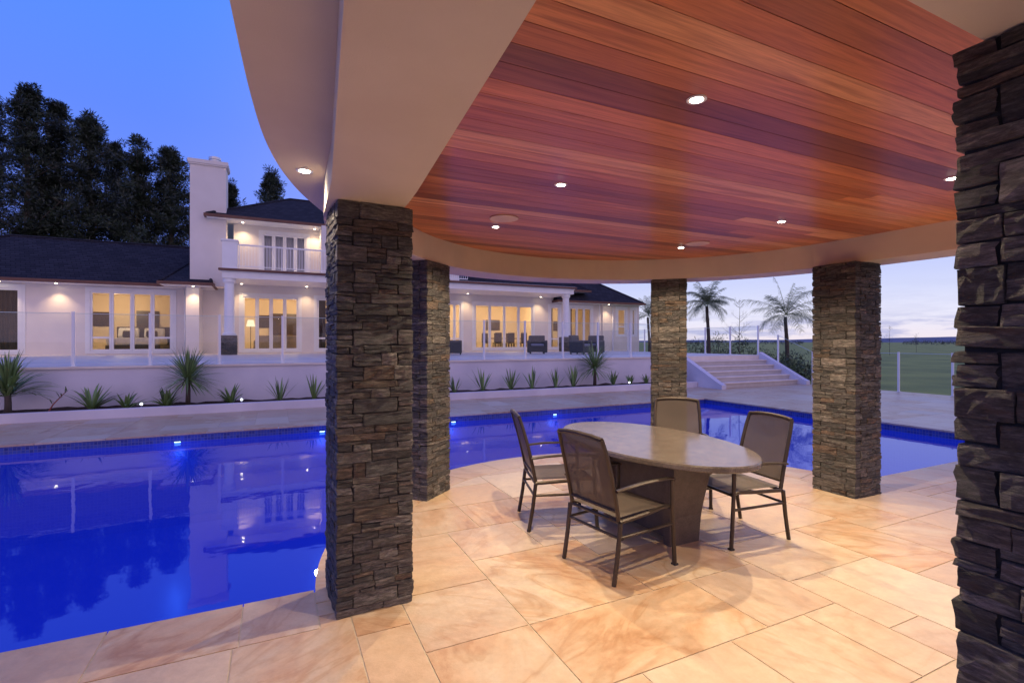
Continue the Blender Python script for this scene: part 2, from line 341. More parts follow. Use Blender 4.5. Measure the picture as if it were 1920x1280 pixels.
while th<math.pi-.01:                                   # curved coping round the pavilion
    t2=min(math.pi-.002,th+R.uniform(.2,.3)); 
    if math.pi-t2<.1: t2=math.pi-.002
    g=GAP/RO; ns=6
    outer=[(CX+(RO+NZ)*math.cos(th+g+(t2-th-2*g)*k/ns),CY+(RO+NZ)*math.sin(th+g+(t2-th-2*g)*k/ns)) for k in range(ns+1)]
    inner=[(CX+(RI+GAP)*math.cos(th+g+(t2-th-2*g)*k/ns),CY+(RI+GAP)*math.sin(th+g+(t2-th-2*g)*k/ns)) for k in range(ns+1)]
    slab([p for p in outer]+inner[::-1],rc()); th=t2
    if th>math.pi-.01: break
strip_slabs(XL,XR-.03,YF-.03,YF+.42)
for r in rects(XL,XR,YF+.42,KY-.01,random.Random(9)):
    slab(clip(clip(rpoly(r),0,1,KY),1,0,XR-GAP),rc())
strip_slabs(XR-.03,XR+.42,Y0,YF+.42,'y')
for r in rects(XR+.42,DX1,Y0,KY,random.Random(19)):
    slab(clip(clip(rpoly(r),0,1,KY),1,0,DX1-GAP),rc())
for r in rects(XR,XR+.42,YF+.42,KY,random.Random(3),.42/1.0): slab(clip(clip(rpoly(r),0,1,KY),1,0,XR+.42-GAP),rc())
for r in rects(DX0,XL,Y0,KY,random.Random(29)):
    slab(clip(clip(rpoly(r),0,1,KY),1,0,XL-GAP),rc())
struct(pave.build('paving',M['sand'],attr=True))
mo=MB(); zz=-.004
def fl(m,x0,x1,y0,y1,z): m.add([(x0,y0,z),(x1,y0,z),(x1,y1,z),(x0,y1,z)],[(0,1,2,3)])
fl(mo,DX0,DX1,DY0,CY,zz); fl(mo,DX0,CX-RO,CY,Y0,zz); fl(mo,CX+RO,DX1,CY,Y0,zz)
fl(mo,DX0,XL,Y0,KY,zz); fl(mo,XR,DX1,Y0,KY,zz); fl(mo,XL,XR,YF,KY,zz); fl(mo,13.0,DX1,KY,14.2,zz)
arc=[(CX+RO*math.cos(math.pi*k/64),CY+RO*math.sin(math.pi*k/64)) for k in range(65)]
mo.add([(x,y,zz) for x,y in arc],[tuple(range(65))])
struct(mo.build('paving_bed',M['mortar']))
# pool basin
ps=MB(); ZB=-1.6
ring=[(XL,Y0),(CX-RO,Y0)]+[q for q in arc[::-1] if q[1]>Y0]+[(CX+RO,Y0),(XR,Y0),(XR,YF),(XL,YF)]
n=len(ring)
for i in range(n):
    a,b=ring[i],ring[(i+1)%n]; ps.add([(a[0],a[1],-.03),(b[0],b[1],-.03),(b[0],b[1],ZB),(a[0],a[1],ZB)],[(0,1,2,3)])
fl(ps,XL,XR,Y0,YF,ZB)
struct(ps.build('pool_basin',M['mosaic']))
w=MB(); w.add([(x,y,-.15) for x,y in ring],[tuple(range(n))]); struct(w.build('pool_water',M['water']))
# ground sheet round the paved rectangle
gd=MB(); zg=-.04; B=1500.0
xs=[-B,DX0,DX1,40,120,400,B]; ys=[-B,DY0,14.2,40,120,400,B]
for i in range(len(xs)-1):
    for j in range(len(ys)-1):
        if i==1 and j==1: continue
        fl(gd,xs[i],xs[i+1],ys[j],ys[j+1],zg)
struct(gd.build('lawn',M['grass']))
hl=MB()
hp=[]
for k in range(241):
    a=math.radians(-70+k*.8); 
    hh=3+9*max(0,noise.noise(Vector((k*.045+.7,3.1,0))))+2.0*noise.noise(Vector((k*.3,1,0)))+(5 if k>150 else 0)*min(1,max(0,(k-150)/20))
    dd=1150; x,y=math.sin(a)*dd*1.0,math.cos(a)*dd
    hp.append(((x,y,-1),(x*1.05,y*1.05,max(2,hh))))
vs=[q for pr in hp for q in pr]
hl.add(vs,[(2*i,2*i+2,2*i+3,2*i+1) for i in range(240)])
struct(hl.build('hills',M['hill'],smooth=True))

# ================================================================= PAVILION
CX, RO, RI = 3.09, 2.81, 2.36
pav=thing('pavilion','open poolside pavilion with schist columns, curved cream beam and cedar ceiling','pavilion',(CX,CY,0))
ZS,ZC,ZE=2.42,2.68,2.62
def arcpts(r, n=48): return [(CX+r*math.cos(math.pi-math.pi*k/n), CY+r*math.sin(math.pi-math.pi*k/n)) for k in range(n+1)]
BY=.27
bo=[(.06,BY),(.15,1.25),(.262,2.7)]+arcpts(RO)+[(CX+RO,2.7),(CX+RO,1.25),(CX+RO,BY)]
bi=[(.50,BY),(.585,1.25),(.705,2.7)]+arcpts(RI)+[(CX+RI,2.7),(CX+RI,1.25),(CX+RI,BY)]
def band(m,o,i,z0,z1):
    n=len(o); vs=[(p[0],p[1],z0) for p in o]+[(p[0],p[1],z0) for p in i]+[(p[0],p[1],z1) for p in o]+[(p[0],p[1],z1) for p in i]; fs=[]
    for k in range(n-1):
        fs += [(k,k+1,n+k+1,n+k),(2*n+k,3*n+k,3*n+k+1,2*n+k+1),(k,2*n+k,2*n+k+1,k+1),(n+k,n+k+1,3*n+k+1,3*n+k)]
    fs += [(0,n,3*n,2*n),(n-1,2*n+n-1,3*n+n-1,n+n-1)]
    m.add(vs,fs)
m=MB(); band(m,bo,bi,ZS,2.74); m.build('ring_beam',M['plaster'],pav)
m=MB(); m.box(.49,CX+RI+.01,BY-.002,.673,ZS+.002,2.735); m.build('back_beam',M['plaster'],pav)
# eave soffit
el=[G(q[0],q[1],ZE) for q in ((430,0),(462,150),(490,250),(520,310),(560,360),(612,403))]
eo=[(-.16,BY),(-.15,1.0)]+el
th=math.atan2(el[-1][1]-CY,el[-1][0]-CX)
for k in range(1,31):
    a=th-(th-0.0)*k/30; r_=2.90+.18*(1-math.sin(a)) if a<math.pi/2 else 2.90
    eo.append((CX+r_*math.cos(a),CY+r_*math.sin(a)))
eo += [(CX+3.2,2.0),(CX+3.25,BY)]
def rescale(path,n):
    L=[0]
    for i in range(1,len(path)): L.append(L[-1]+math.dist(path[i],path[i-1]))
    out=[]
    for k in range(n):
        t=L[-1]*k/(n-1); i=1
        while i<len(L)-1 and L[i]<t: i+=1
        s=(t-L[i-1])/max(1e-6,L[i]-L[i-1]); out.append((path[i-1][0]+s*(path[i][0]-path[i-1][0]),path[i-1][1]+s*(path[i][1]-path[i-1][1])))
    return out
eb=MB(); roofpoly=rescale(eo,140)
for _ in range(4):
    roofpoly=[roofpoly[0]]+[((roofpoly[i-1][0]+roofpoly[i][0]*2+roofpoly[i+1][0])/4,(roofpoly[i-1][1]+roofpoly[i][1]*2+roofpoly[i+1][1])/4) for i in range(1,len(roofpoly)-1)]+[roofpoly[-1]]
inner=[]
for q in roofpoly:
    v=Vector((q[0]-CX,q[1]-CY,0))
    if q[1]>CY: v=v.normalized()*(RO-.06); inner.append((CX+v.x,CY+v.y))
    else: inner.append(((CX-RO+.10) if q[0]<CX else CX+RO-.06,q[1]))
band(eb,roofpoly,inner,ZE,2.735); eb.build('eave_soffit',M['plaster'],pav)
m=MB(); m.prism(roofpoly[::-1],2.742,3.05); m.build('roof',M['plaster'],pav)
# cedar boards
cb=MB(); y=.6; bw=.128
pal=[(.66,.23,.078),(.60,.20,.068),(.76,.31,.115),(.50,.155,.053),(.68,.25,.09),(.36,.105,.038),(.62,.21,.072),(.82,.37,.155),(.55,.175,.06),(.43,.13,.046),(.70,.26,.092),(.28,.08,.032)]
while y<CY+RI+.1:
    yc=y+bw/2; hw=math.sqrt(max(.01,2.52**2-(yc-CY)**2)) if yc>CY else 2.52
    x=CX-hw; x0=x
    end=CX+hw; t=x0 if yc>CY else .4
    while t<end-.02:
        t2=min(end,t+R.uniform(3.2,6.2)); c=R.choice(pal); s=R.uniform(.88,1.08); c=tuple(q*s for q in c)
        if end-t2<.7: t2=end
        cb.box(t+.0004,t2-.0004,y+.0016,y+bw-.0016,ZC,ZC+.015,c); t=t2
    y+=bw
cb.build('cedar_ceiling',M['cedar'],pav,attr=True)
m=MB(); m.box(.42,CX+2.5,.6,CY,ZC+.017,ZC+.03); m.prism([(CX+2.5*math.cos(math.pi*k/40),CY+2.5*math.sin(math.pi*k/40)) for k in range(41)],ZC+.0175,ZC+.0305); m.build('ceiling_backing',M['cedarback'],pav)

# schist columns
def stones(w, hgt, hr, lr, seed, prot=.009, amp=.75, tone=(.80,.765,.745)):
    rnd=random.Random(seed); mb=MB()
    U=[-1,-.94,-.6,-.2,.2,.6,.94,1]; Vv=[-1,-.85,-.1,.5,.86,1]; W=[-1,-.2,.75,1]
    def stone(k,a0,a1,z0,z1,dep,pr,col):
        hx,hz,hy=(a1-a0)/2,(z1-z0)/2,(dep+pr)/2; cx,cz,cy=(a0+a1)/2,(z0+z1)/2,w/2+(pr-dep)/2
        rr=min(.004,hz*.35); sd=rnd.uniform(0,99); shear=rnd.uniform(-.05,.05); tilt=rnd.uniform(-.03,.03); vs=[];fs=[];idx={}
        an=k*math.pi/2; ca,sa=math.cos(an),math.sin(an)
        def vid(i,j,l):
            key=(i,j,l)
            if key in idx: return idx[key]
            p=Vector((U[i]*hx,W[l]*hy,Vv[j]*hz)); q=Vector((max(-hx+rr,min(hx-rr,p.x)),max(-hy+rr,min(hy-rr,p.y)),max(-hz+rr,min(hz-rr,p.z))))
            dlt=p-q
            if dlt.length>rr: dlt=dlt.normalized()*rr
            p=q+dlt
            s=Vector((p.x*18+sd,p.y*18,p.z*26)); s2=Vector((p.x*50+sd,p.y*50+7,p.z*80))
            p=p+Vector((noise.noise(s)*.004,noise.noise(s+Vector((9,5,1)))*.010*amp+noise.noise(s2)*.008*amp,noise.noise(s+Vector((3,8,4)))*.003))
            p.z+=p.x*shear; p.y+=p.z*tilt*4
            x,yy,z=p.x+cx,p.y+cy,p.z+cz
            idx[key]=len(vs); vs.append((x*ca-yy*sa,x*sa+yy*ca,min(hgt,max(0,z)))); return idx[key]
        nu,nv,nw=len(U)-1,len(Vv)-1,len(W)-1
        for i in range(nu):
            for j in range(nv): fs.append((vid(i+1,j,nw),vid(i,j,nw),vid(i,j+1,nw),vid(i+1,j+1,nw)))
        for i in range(nu):
            for l in range(nw):
                fs.append((vid(i,nv,l),vid(i+1,nv,l),vid(i+1,nv,l+1),vid(i,nv,l+1))); fs.append((vid(i+1,0,l),vid(i,0,l),vid(i,0,l+1),vid(i+1,0,l+1)))
        for j in range(nv):
            for l in range(nw):
                fs.append((vid(0,j,l),vid(0,j+1,l),vid(0,j+1,l+1),vid(0,j,l+1))); fs.append((vid(nu,j+1,l),vid(nu,j,l),vid(nu,j,l+1),vid(nu,j+1,l+1)))
        mb.add(vs,fs,col)
    pal=[(.108,.100,.096),(.092,.087,.086),(.120,.107,.098),(.150,.134,.123),(.080,.076,.075),(.122,.103,.088),(.113,.107,.105),(.18,.163,.150),(.140,.102,.077),(.068,.064,.063),(.10,.093,.089)]
    def cc():
        c=rnd.choice(pal); s=rnd.uniform(.72,1.28); return tuple(q*s*t_+rnd.uniform(0,.003) for q,t_ in zip(c,tone))
    z=0;row=0
    while z<hgt-.005:
        rh=rnd.uniform(*hr)
        if hgt-z-rh<hr[0]*.7: rh=hgt-z
        for k in range(4):
            full=(row+k)%2==0; a=-w/2 if full else -w/2+.09; e=w/2 if full else w/2-.09
            while a<e-.01:
                ln=rnd.uniform(*lr); b=a+ln
                if e-b<lr[0]*.8: b=e
                g=.0010
                eo_=rnd.uniform(0,.006)
                ea=-eo_ if full and a<=-w/2+.001 else g; eb_=-rnd.uniform(0,.006) if full and b>=e-.001 else g
                if rh>hr[0]*1.3 and rnd.random()<.65:
                    s=rnd.uniform(.28,.72); cuts=[(z,z+rh*s),(z+rh*s,z+rh)]
                    if rh>hr[1]*.72 and rnd.random()<.45: cuts=[(z,z+rh*.33),(z+rh*.33,z+rh*.66),(z+rh*.66,z+rh)]
                    for (za,zb) in cuts:
                        if rnd.random()<.4 and b-a>.15:
                            mm=a+(b-a)*rnd.uniform(.35,.65)
                            stone(k,a+ea,mm-g,za+g,zb-g,.085,rnd.uniform(0,prot),cc()); stone(k,mm+g,b-eb_,za+g,zb-g,.085,rnd.uniform(0,prot),cc())
                        else: stone(k,a+ea,b-eb_,za+g,zb-g,.085,rnd.uniform(0,prot),cc())
                else: stone(k,a+ea,b-eb_,z+g,z+rh-g,.085,rnd.uniform(0,prot),cc())
                a=b
        z+=rh;row+=1
    return mb
def mkcol(mb,w,x,y,rz,name='column',label=None):
    c=mb.build(name,M['schist'],None,attr=True); c.parent=pav; c.location=(x-CX,y-CY,0); c.rotation_euler=(0,0,rz)
    k=MB(); k.box(-w/2+.010,w/2-.010,-w/2+.010,w/2-.010,0,ZS-.001); q=k.build('mortar_core',M['stonemortar']); q.parent=c
    if label: c['label']=label
    return c
WC=.440
c1=mkcol(stones(WC,ZS-.002,(.036,.095),(.08,.32),21),WC,CX-2.555,CY-.01,math.radians(2.5))
a=P(-.965,5.27); c2=mkcol(stones(WC,ZS-.002,(.036,.085),(.09,.30),31),WC,a[0],a[1],0)
c2.rotation_euler=(0,0,math.atan2(a[1]-CY,a[0]-CX))
an=math.pi-math.atan2(a[1]-CY,a[0]-CX)
rr=math.dist(a,(CX,CY)); b=(CX+rr*math.cos(an)+.03,CY+rr*math.sin(an))
c=c2.copy(); COL.objects.link(c); c.location=(b[0]-CX,b[1]-CY,0); c.rotation_euler=(0,0,an+math.pi)
for ch in c2.children: q=ch.copy(); COL.objects.link(q); q.parent=c
c4=mkcol(stones(WC,ZS-.002,(.036,.085),(.09,.30),47),WC,5.535,CY+.02,0)
WB=.46
mkcol(stones(WB,ZS-.002,(.055,.115),(.12,.38),66,.014,.75,(.86,.80,.76)),WB,1.735+WB/2+.012,.727-WB/2,0,label='very close column of large dark schist blocks at the right edge')

# downlights + speakers
def lamp(kind,name,loc,energy,color=(1,.80,.54),radius=.04,angle=140,blend=.8,rot=(0,0,0)):
    l=bpy.data.lights.new(name,kind); l.energy=energy; l.color=color; l.shadow_soft_size=radius
    if kind=='SPOT': l.spot_size=math.radians(angle); l.spot_blend=blend
    o=bpy.data.objects.new(name,l); COL.objects.link(o); o.location=loc; o.rotation_euler=rot; return o
def downlight(x,y,z,parent,r=.034,lens='lens'):
    m=MB(); m.lathe([(r*1.3,-.0005),(r*1.28,-.004),(r*.9,-.005),(r*.85,-.001)],24,(x,y,z)); o=m.build('downlight',M['white'],parent,smooth=False)
    k=MB(); k.lathe([(r*.78,-.0055),(r*.6,-.0065)],20,(x,y,z)); k.build('lens',M[lens],o)
    return o
for (x,y,e) in ((1.70,1.65,130),(1.78,2.95,185),(1.88,4.30,165),(4.22,4.33,165),(4.12,3.0,185),(4.05,1.72,130)):
    downlight(x,y,ZC,pav); lamp('SPOT','downlight_beam',(x,y,ZC-.03),e,radius=.015)
ex,ey=G(571,320,ZE); downlight(ex,ey,ZE,pav,.038); lamp('SPOT','eave_beam',(ex,ey,ZE-.03),24)
for (x,y) in (G(945,409,ZC),G(1308,456,ZC)):
    m=MB(); m.lathe([(.125,-.001),(.128,-.006),(.12,-.009),(.02,-.010)],32,(x,y,ZC)); m.build('speaker_grille',M['speaker'],pav)

# ================================================================= TABLE AND CHAIRS
TX,TY=2.93,3.40
t=thing('patio_table','oval polished stone table on a brown stone pedestal under the pavilion','table',(TX,TY,0))
m=MB(); prof=[(.90,.700),(.985,.703),(1.0,.712),(1.0,.738),(.988,.75),(.0,.75)]
n=72; vs=[];fs=[]
for (s,z) in prof[:-1]:
    for k in range(n):
        a=2*math.pi*k/n; d=(s-1)*.6
        vs.append((TX+(.60+d)*math.cos(a),TY+(1.03+d)*math.sin(a),z))
for i in range(len(prof)-2):
    for k in range(n): k2=(k+1)%n; fs.append((i*n+k,i*n+k2,(i+1)*n+k2,(i+1)*n+k))
fs.append(tuple(reversed(range(n)))); fs.append(tuple((len(prof)-2)*n+k for k in range(n)))
m.add(vs,fs); m.build('tabletop',M['granite'],t)
# pedestal: panel whose ends sweep inwards towards the floor, between two slabs
m=MB(); prf=[(.46,.70),(.44,.55),(.40,.38),(.37,.22),(.36,.03)]
vs=[]
for (hy,z) in prf:
    for (sx,sy) in ((-1,-1),(1,-1),(1,1),(-1,1)): vs.append((TX+sx*.10,TY+sy*hy,z))
fs=[(0,1,2,3),(16,19,18,17)]
for i in range(4):
    for k in range(4): fs.append((i*4+k,(i+1)*4+k,(i+1)*4+(k+1)%4,i*4+(k+1)%4))
m.add(vs,fs); m.build('pedestal',M['pedestal'],t)
for s in (-1,1):
    m=MB(); vs=[]
    for (hy,z) in [(p[0],p[1] if p[1]>.05 else 0) for p in prf]:
        wd_=.15+.05*(z/.7)
        for (sx,dy) in ((-1,0),(1,0),(1,.075),(-1,.075)): vs.append((TX+sx*wd_,TY+s*(hy-.001+dy),min(z,.699)))
    m.add(vs,fs); m.build('pedestal_slab',M['pedestal'],t)
def make_chair():
    r=thing('patio_chair','', 'chair',(0,0,0),'sling patio chairs around the stone table')
    hw=.265
    for s in (-1,1):
        m=MB(); m.tube([(.285,s*hw,0),(.272,s*hw,.2),(.26,s*hw,.42),(.255,s*hw,.612)],.0155,8,1.0,box=True); l=m.build('leg',M['bronze'],r,smooth=False)
        m=MB(); m.box(.267,.303,s*hw-.018,s*hw+.018,0,.012); m.build('foot_cap',M['stonemortar'],l)
        m=MB(); m.tube([(-.31,s*(hw-.01),0),(-.275,s*(hw-.01),.2),(-.25,s*(hw-.01),.40)],.0155,8,1.0,box=True); m.build('leg',M['bronze'],r)
        m=MB(); pts=[(.275,s*hw,.614),(.255,s*hw,.622),(.20,s*hw,.628),(.08,s*(hw+.004),.634),(-.06,s*(hw+.004),.634),(-.18,s*hw,.626),(-.288,s*(hw-.012),.612)]
        m.tube(pts,.022,8,.42,box=True); m.build('armrest',M['bronze'],r)
    m=MB()
    for s in (-1,1): m.tube([(-.245,s*(hw-.03),.40),(-.275,s*(hw-.03),.55),(-.315,s*(hw-.03),.72),(-.355,s*(hw-.035),.86),(-.385,s*(hw-.045),.955)],.015,8,1.0,box=True,up=(0,1,0))
    m.tube([(-.385,-(hw-.045),.955),(-.391,-.12,.968),(-.393,0,.972),(-.391,.12,.968),(-.385,hw-.045,.955)],.0155,8,1.0,box=True)
    m.tube([(-.262,-(hw-.03),.47),(-.262,hw-.03,.47)],.010,8)
    m.build('back_frame',M['bronze'],r)
    m=MB()
    for s in (-1,1): m.tube([(.265,s*(hw-.02),.415),(.20,s*(hw-.02),.425),(0,s*(hw-.02),.41),(-.25,s*(hw-.02),.40)],.014,8,1.0,box=True)
    m.tube([(.26,-hw+.02,.41),(.26,hw-.02,.41)],.012,8); m.tube([(-.25,-hw+.02,.40),(-.25,hw-.02,.40)],.012,8)
    m.build('seat_frame',M['bronze'],r)
    m=MB()
    for s in (-1,1): m.tube([(.262,s*hw,.30),(-.262,s*(hw-.01),.30)],.010,8,box=True)
    m.tube([(-.262,-hw+.01,.30),(-.262,hw-.01,.30)],.010,8,box=True)
    m.build('stretcher',M['bronze'],r)
    def cloth(name,pf,nu=12,nv=12):
        m=MB(); vs=[];fs=[]
        for i in range(nu+1):
            for j in range(nv+1):
                p,nrm=pf(i/nu,j/nv); vs.append(tuple(Vector(p)+Vector(nrm)*.003))
        for i in range(nu):
            for j in range(nv):
                a=i*(nv+1)+j; b=a+nv+1; fs.append((a,b,b+1,a+1))
        m.add(vs,fs); return m.build(name,M['sling'],r,smooth=True)
    cloth('seat',lambda u,v:((-.25+.515*u,(v-.5)*2*(hw-.030),.424+.006*math.sin(math.pi*min(1,u*1.1))-.016*math.sin(math.pi*v)*math.sin(math.pi*u)-(.010 if u>.95 else 0)),(0,0,1)))
    def bk(u,v):
        z=.46+.50*u; x=-.258-.02*u-.112*u**1.15
        return ((x-.014*math.sin(math.pi*v)*math.sin(math.pi*u)*1.0,(v-.5)*2*(hw-.034-.012*u),z),(1,0,.2))
    cloth('backrest',bk)
    return r
proto=make_chair()
chs=[(P(.785,3.64),8,'brown sling patio chair in front, its back to the viewer, left of the stone table'),
     (P(.41,4.49),-17,'brown sling patio chair seen side on, leftmost at the oval table'),
     (P(1.865,4.17),174,'brown sling patio chair right of the table, its empty seat showing'),
     ((3.75,3.87),230,'brown sling patio chair at the far side of the table, mostly hidden by the tabletop')]
for i,(q,ang,lab) in enumerate(chs):
    c=proto if i==0 else copy_tree(proto)
    c.location=(q[0],q[1],0); c.rotation_euler=(0,0,math.radians(ang)); c['label']=lab

# ================================================================= PLANTER, TERRACE, STEPS
ZT=1.05
m=MB(); m.box(DX0,13.42,KY,KY+.13,-.03,.19); tag(m.build('planter_kerb',M['retaining'],bevel=.01),'low white plastered kerb edging the planting bed along the far pool deck','kerb')
m=MB(); nx=160; ny=6; vs=[];fs=[]
for i in range(nx+1):
    for j in range(ny+1):
        x=DX0+(13.42-DX0)*i/nx; y=KY+.13+.8*j/ny; vs.append((x,y,.12+.05*noise.noise(Vector((x*3,y*3,0)))+.04*j/ny))
for i in range(nx):
    for j in range(ny): a=i*(ny+1)+j; fs.append((a,a+ny+1,a+ny+2,a+1))
m.add(vs,fs); struct(m.build('planting_bed',M['mulch'],smooth=True))
m=MB(); m.box(DX0,13.42,13.9,14.12,-.03,ZT-.05); tw=thing('terrace_wall','long pale plastered retaining wall holding up the terrace behind the planting bed','wall',(0,14,0))
m.build('wall_face',M['retaining'],tw)
m=MB(); m.box(DX0,13.42,13.86,14.14,ZT-.05,ZT); m.build('wall_cap',M['tile'],tw)
m=MB(); m.box(DX0-6,18.05,14.14,26.3,-.2,ZT-.004); m.box(13.42,18.05,13.96,14.138,-.2,ZT-.006); struct(m.build('terrace',M['tile']))
st=thing('terrace_steps','wide pale stone steps climbing from the pool deck to the terrace','steps',(15.6,12,0))
rise=ZT/6; tr=.33
for k in range(5):
    m=MB(); m.box(13.66,17.78,12.31+tr*k,13.958,rise*k-.001*(k==0),rise*(k+1)-.04); 
    o=m.build('step',M['riser'],st)
    q=MB(); q.box(13.66,17.78,12.27+tr*k,12.27+tr*(k+1)+.03,rise*(k+1)-.04,rise*(k+1)); q.build('tread',M['tile'],o,bevel=.006)
for x in (13.44,17.785):
    m=MB(); m.add([(x,11.95,0),(x,11.95,.14),(x,12.1,.2),(x,13.955,ZT+.12),(x,13.955,0)]+[(x+.215,11.95,0),(x+.215,11.95,.14),(x+.215,12.1,.2),(x+.215,13.955,ZT+.12),(x+.215,13.955,0)],
      [(0,4,3,2,1),(5,6,7,8,9),(0,1,6,5),(1,2,7,6),(2,3,8,7),(3,4,9,8),(0,5,9,4)])
    m.build('cheek_wall',M['retaining'],st)

# glass fences
def fence(pts, zb, name, label, hgt=1.19, zs=None, gm='glass'):
    f=thing(name,label,'fence',(pts[0][0],pts[0][1],0))
    for i,(x,y) in enumerate(pts):
        z=zs[i] if zs else zb
        m=MB(); m.box(x-.025,x+.025,y-.025,y+.025,z,z+hgt); m.box(x-.05,x+.05,y-.05,y+.05,z+.001,z+.015); m.lathe([(.034,hgt),(.03,hgt+.012)],12,(x,y,z)); m.build('post',M['white'],f)
        if i<len(pts)-1:
            x2,y2=pts[i+1]; z2=zs[i+1] if zs else zb; d=Vector((x2-x,y2-y,0)); L=d.length; d/=L
            a=Vector((x,y,z+.07))+d*.045; b=Vector((x2,y2,z2+.07))-d*.045; up=Vector((0,0,hgt-.10))
            g=MB(); g.add([a,b,b+up,a+up],[(0,1,2,3)]); o=g.build('glass_panel',M[gm],f)
            nn=Vector((-d.y,d.x,0))*.005; e=MB(); u2=up+Vector((0,0,.012)); e.add([a+up-nn,b+up-nn,b+up+nn,a+up+nn,a+u2-nn,b+u2-nn,b+u2+nn,a+u2+nn],[(0,3,2,1),(4,5,6,7),(0,1,5,4),(1,2,6,5),(2,3,7,6),(3,0,4,7)]); e.build('glass_edge',M['glassedge'],o)
    return f
fp=[(-3.99+1.39*k,14.0) for k in range(-5,13)]+[(13.33,14.0)]
fence(fp,ZT,'glass_fence','frameless glass balustrade with white posts along the front edge of the terrace')
fence([(17.93,14.1+1.39*k) for k in range(9)],ZT,'glass_fence','glass balustrade with white posts on the terrace edge beyond the top of the steps',gm='glasslow')
fence([(17.93,4.8+1.4*k) for k in range(6)]+[(17.93,13.2)],0,'glass_fence','glass pool fence with white posts between the pool deck and the lawn',1.25,[0]*6+[.6],gm='glasslow')

# ================================================================= PLANTS
def leaf(m, base, dirv, L, w, droop, col, n=6, fold=.25, tip=0.0):
    d=Vector(dirv).normalized(); side=d.cross(Vector((0,0,1)))
    if side.length<.05: side=Vector((1,0,0))
    side.normalize(); p=Vector(base); vs=[];fs=[]
    for i in range(n+1):
        t=i/n; ww=w*(.55+.9*t if t<.4 else .91*(1-((t-.4)/.6)**1.8)+.02)
        upn=side.cross(d).normalized()
        vs += [p-side*ww+upn*ww*fold, p, p+side*ww+upn*ww*fold]
        p=p+d*(L/n); d=(d+Vector((0,0,-droop/n*(.4+t*1.6)))).normalized()
    for i in range(n): a=3*i; fs += [(a,a+1,a+4,a+3),(a+1,a+2,a+5,a+4)]
    m.add(vs,fs,col)
def spiky(x,y,z,size,nl,label,name='spiky_plant',stem=0.0,width=.02,droop=.35,lo=5,hi=85,mat='yucca',cat='plant',group=None):
    o=thing(name,label,cat,(x,y,z),group); rnd=random.Random(int(x*100)+int(size*77))
    m=MB()
    for i in range(nl):
        a=rnd.uniform(0,6.28); e=math.radians(lo+(hi-lo)*rnd.random()**.9); s=rnd.uniform(.5,1.4)
        leaf(m,(x+.02*math.cos(a),y+.02*math.sin(a),z+stem+rnd.uniform(-.1,.05)*min(1,stem*3)),(math.cos(a)*math.cos(e),math.sin(a)*math.cos(e),math.sin(e)),size*rnd.uniform(.75,1.1),width,droop*rnd.uniform(.3,1.6),(s,s,s*rnd.uniform(.8,1)))
    m.build('foliage',M[mat],o,attr=True)
    k=MB(); k.tube([(x,y,z-.05),(x+.01,y,z+stem*.5),(x,y,z+stem+.06)],[.06*size+.012,.05*size+.01,.045*size+.008],8); k.build('stem',M['bark'],o,smooth=True)
    return o
yb=13.42
spiky(XW(14,13.3),13.3,.12,.88,140,'big yucca with long spiky leaves at the left edge of the planting bed','yucca',.45,.024,.9)
spiky(XW(352,yb),yb,.12,.74,170,'tall rounded yucca rising above the terrace wall, left of the nearest pillar','yucca',.66,.018,.4,-35)
spiky(XW(1115,yb),yb,.12,.82,150,'tall rounded yucca in the bed right of centre, in front of the wicker armchairs','yucca',.66,.018,.4,-35)
sm=[(172,.68,24,'largest broad leaved agave, right of the reddish stem at the left'),(237,.46,18,'low agave between the broad agave and the path lamp'),(312,.44,26,'small grassy clump at the left foot of the tall yucca'),(433,.5,22,'low spreading agave just right of the left tall yucca'),
    (525,.6,14,'upright strappy plant midway between the tall yucca and the nearest pillar'),(588,.64,14,'upright strappy plant touching the left side of the nearest pillar'),
    (852,.5,13,'short strappy plant just right of the second pillar'),(905,.70,14,'tall strappy plant second to the right of the second pillar'),(958,.68,14,'strappy plant third to the right of the second pillar'),(998,.72,14,'strappy plant fourth to the right of the second pillar'),
    (1042,.64,14,'strappy plant fifth to the right of the second pillar'),(1075,.70,14,'strappy plant immediately left of the right tall yucca'),(1150,.50,18,'low tuft immediately right of the right tall yucca'),(1182,.38,16,'low tuft beside the small lamp on the right of the bed'),(1212,.40,14,'last low tuft of the bed against the far pillar')]
for px,s,nl,lab in sm:
    y=yb-.05+R.uniform(-.1,.12); up=px>500
    spiky(XW(px,y),y,.13,s,nl,lab,'bedding_plant',.0,(.036 if not up else .028),.35 if up else .75,50 if up else 25,88 if up else 80,group='low plants in the poolside bed')
o=thing('bare_shrub','thin reddish bare stem leaning in the bed at the left','plant',(XW(100,yb),yb,.12)); x=XW(100,yb)
m=MB(); m.tube([(x-.1,yb,.1),(x,yb,.3),(x+.16,yb,.5),(x+.22,yb,.56)],[.014,.012,.008,.005],6); m.build('stem',surf('red_stem',(.35,.09,.07)),o)
m=MB()
for i in range(9): leaf(m,(x+.22-.03*i,yb,.55-.03*i),(R.uniform(-1,1),R.uniform(-1,1),.6),.16,.012,.5,(1,1,1))
m.build('foliage',M['shrub'],o,attr=True)
for px,lab in ((265,'tiny white path lamp in the bed left of the left tall yucca'),(453,'tiny white path lamp in the bed just left of the nearest pillar'),(1180,'tiny white path lamp in the bed right of the right tall yucca')):
    x=XW(px,13.2); o=thing('path_lamp',lab,'lamp',(x,13.2,.1),'path lamps in the poolside bed')
    m=MB(); m.lathe([(.012,0),(.012,.1),(.03,.1),(.03,.108)],12,(x,13.2,.12)); m.build('lamp_post',M['steel'],o)
    m=MB(); m.lathe([(.024,.1085),(.026,.135),(.01,.15)],12,(x,13.2,.12)); m.build('lamp_head',M['pathlens'],o)
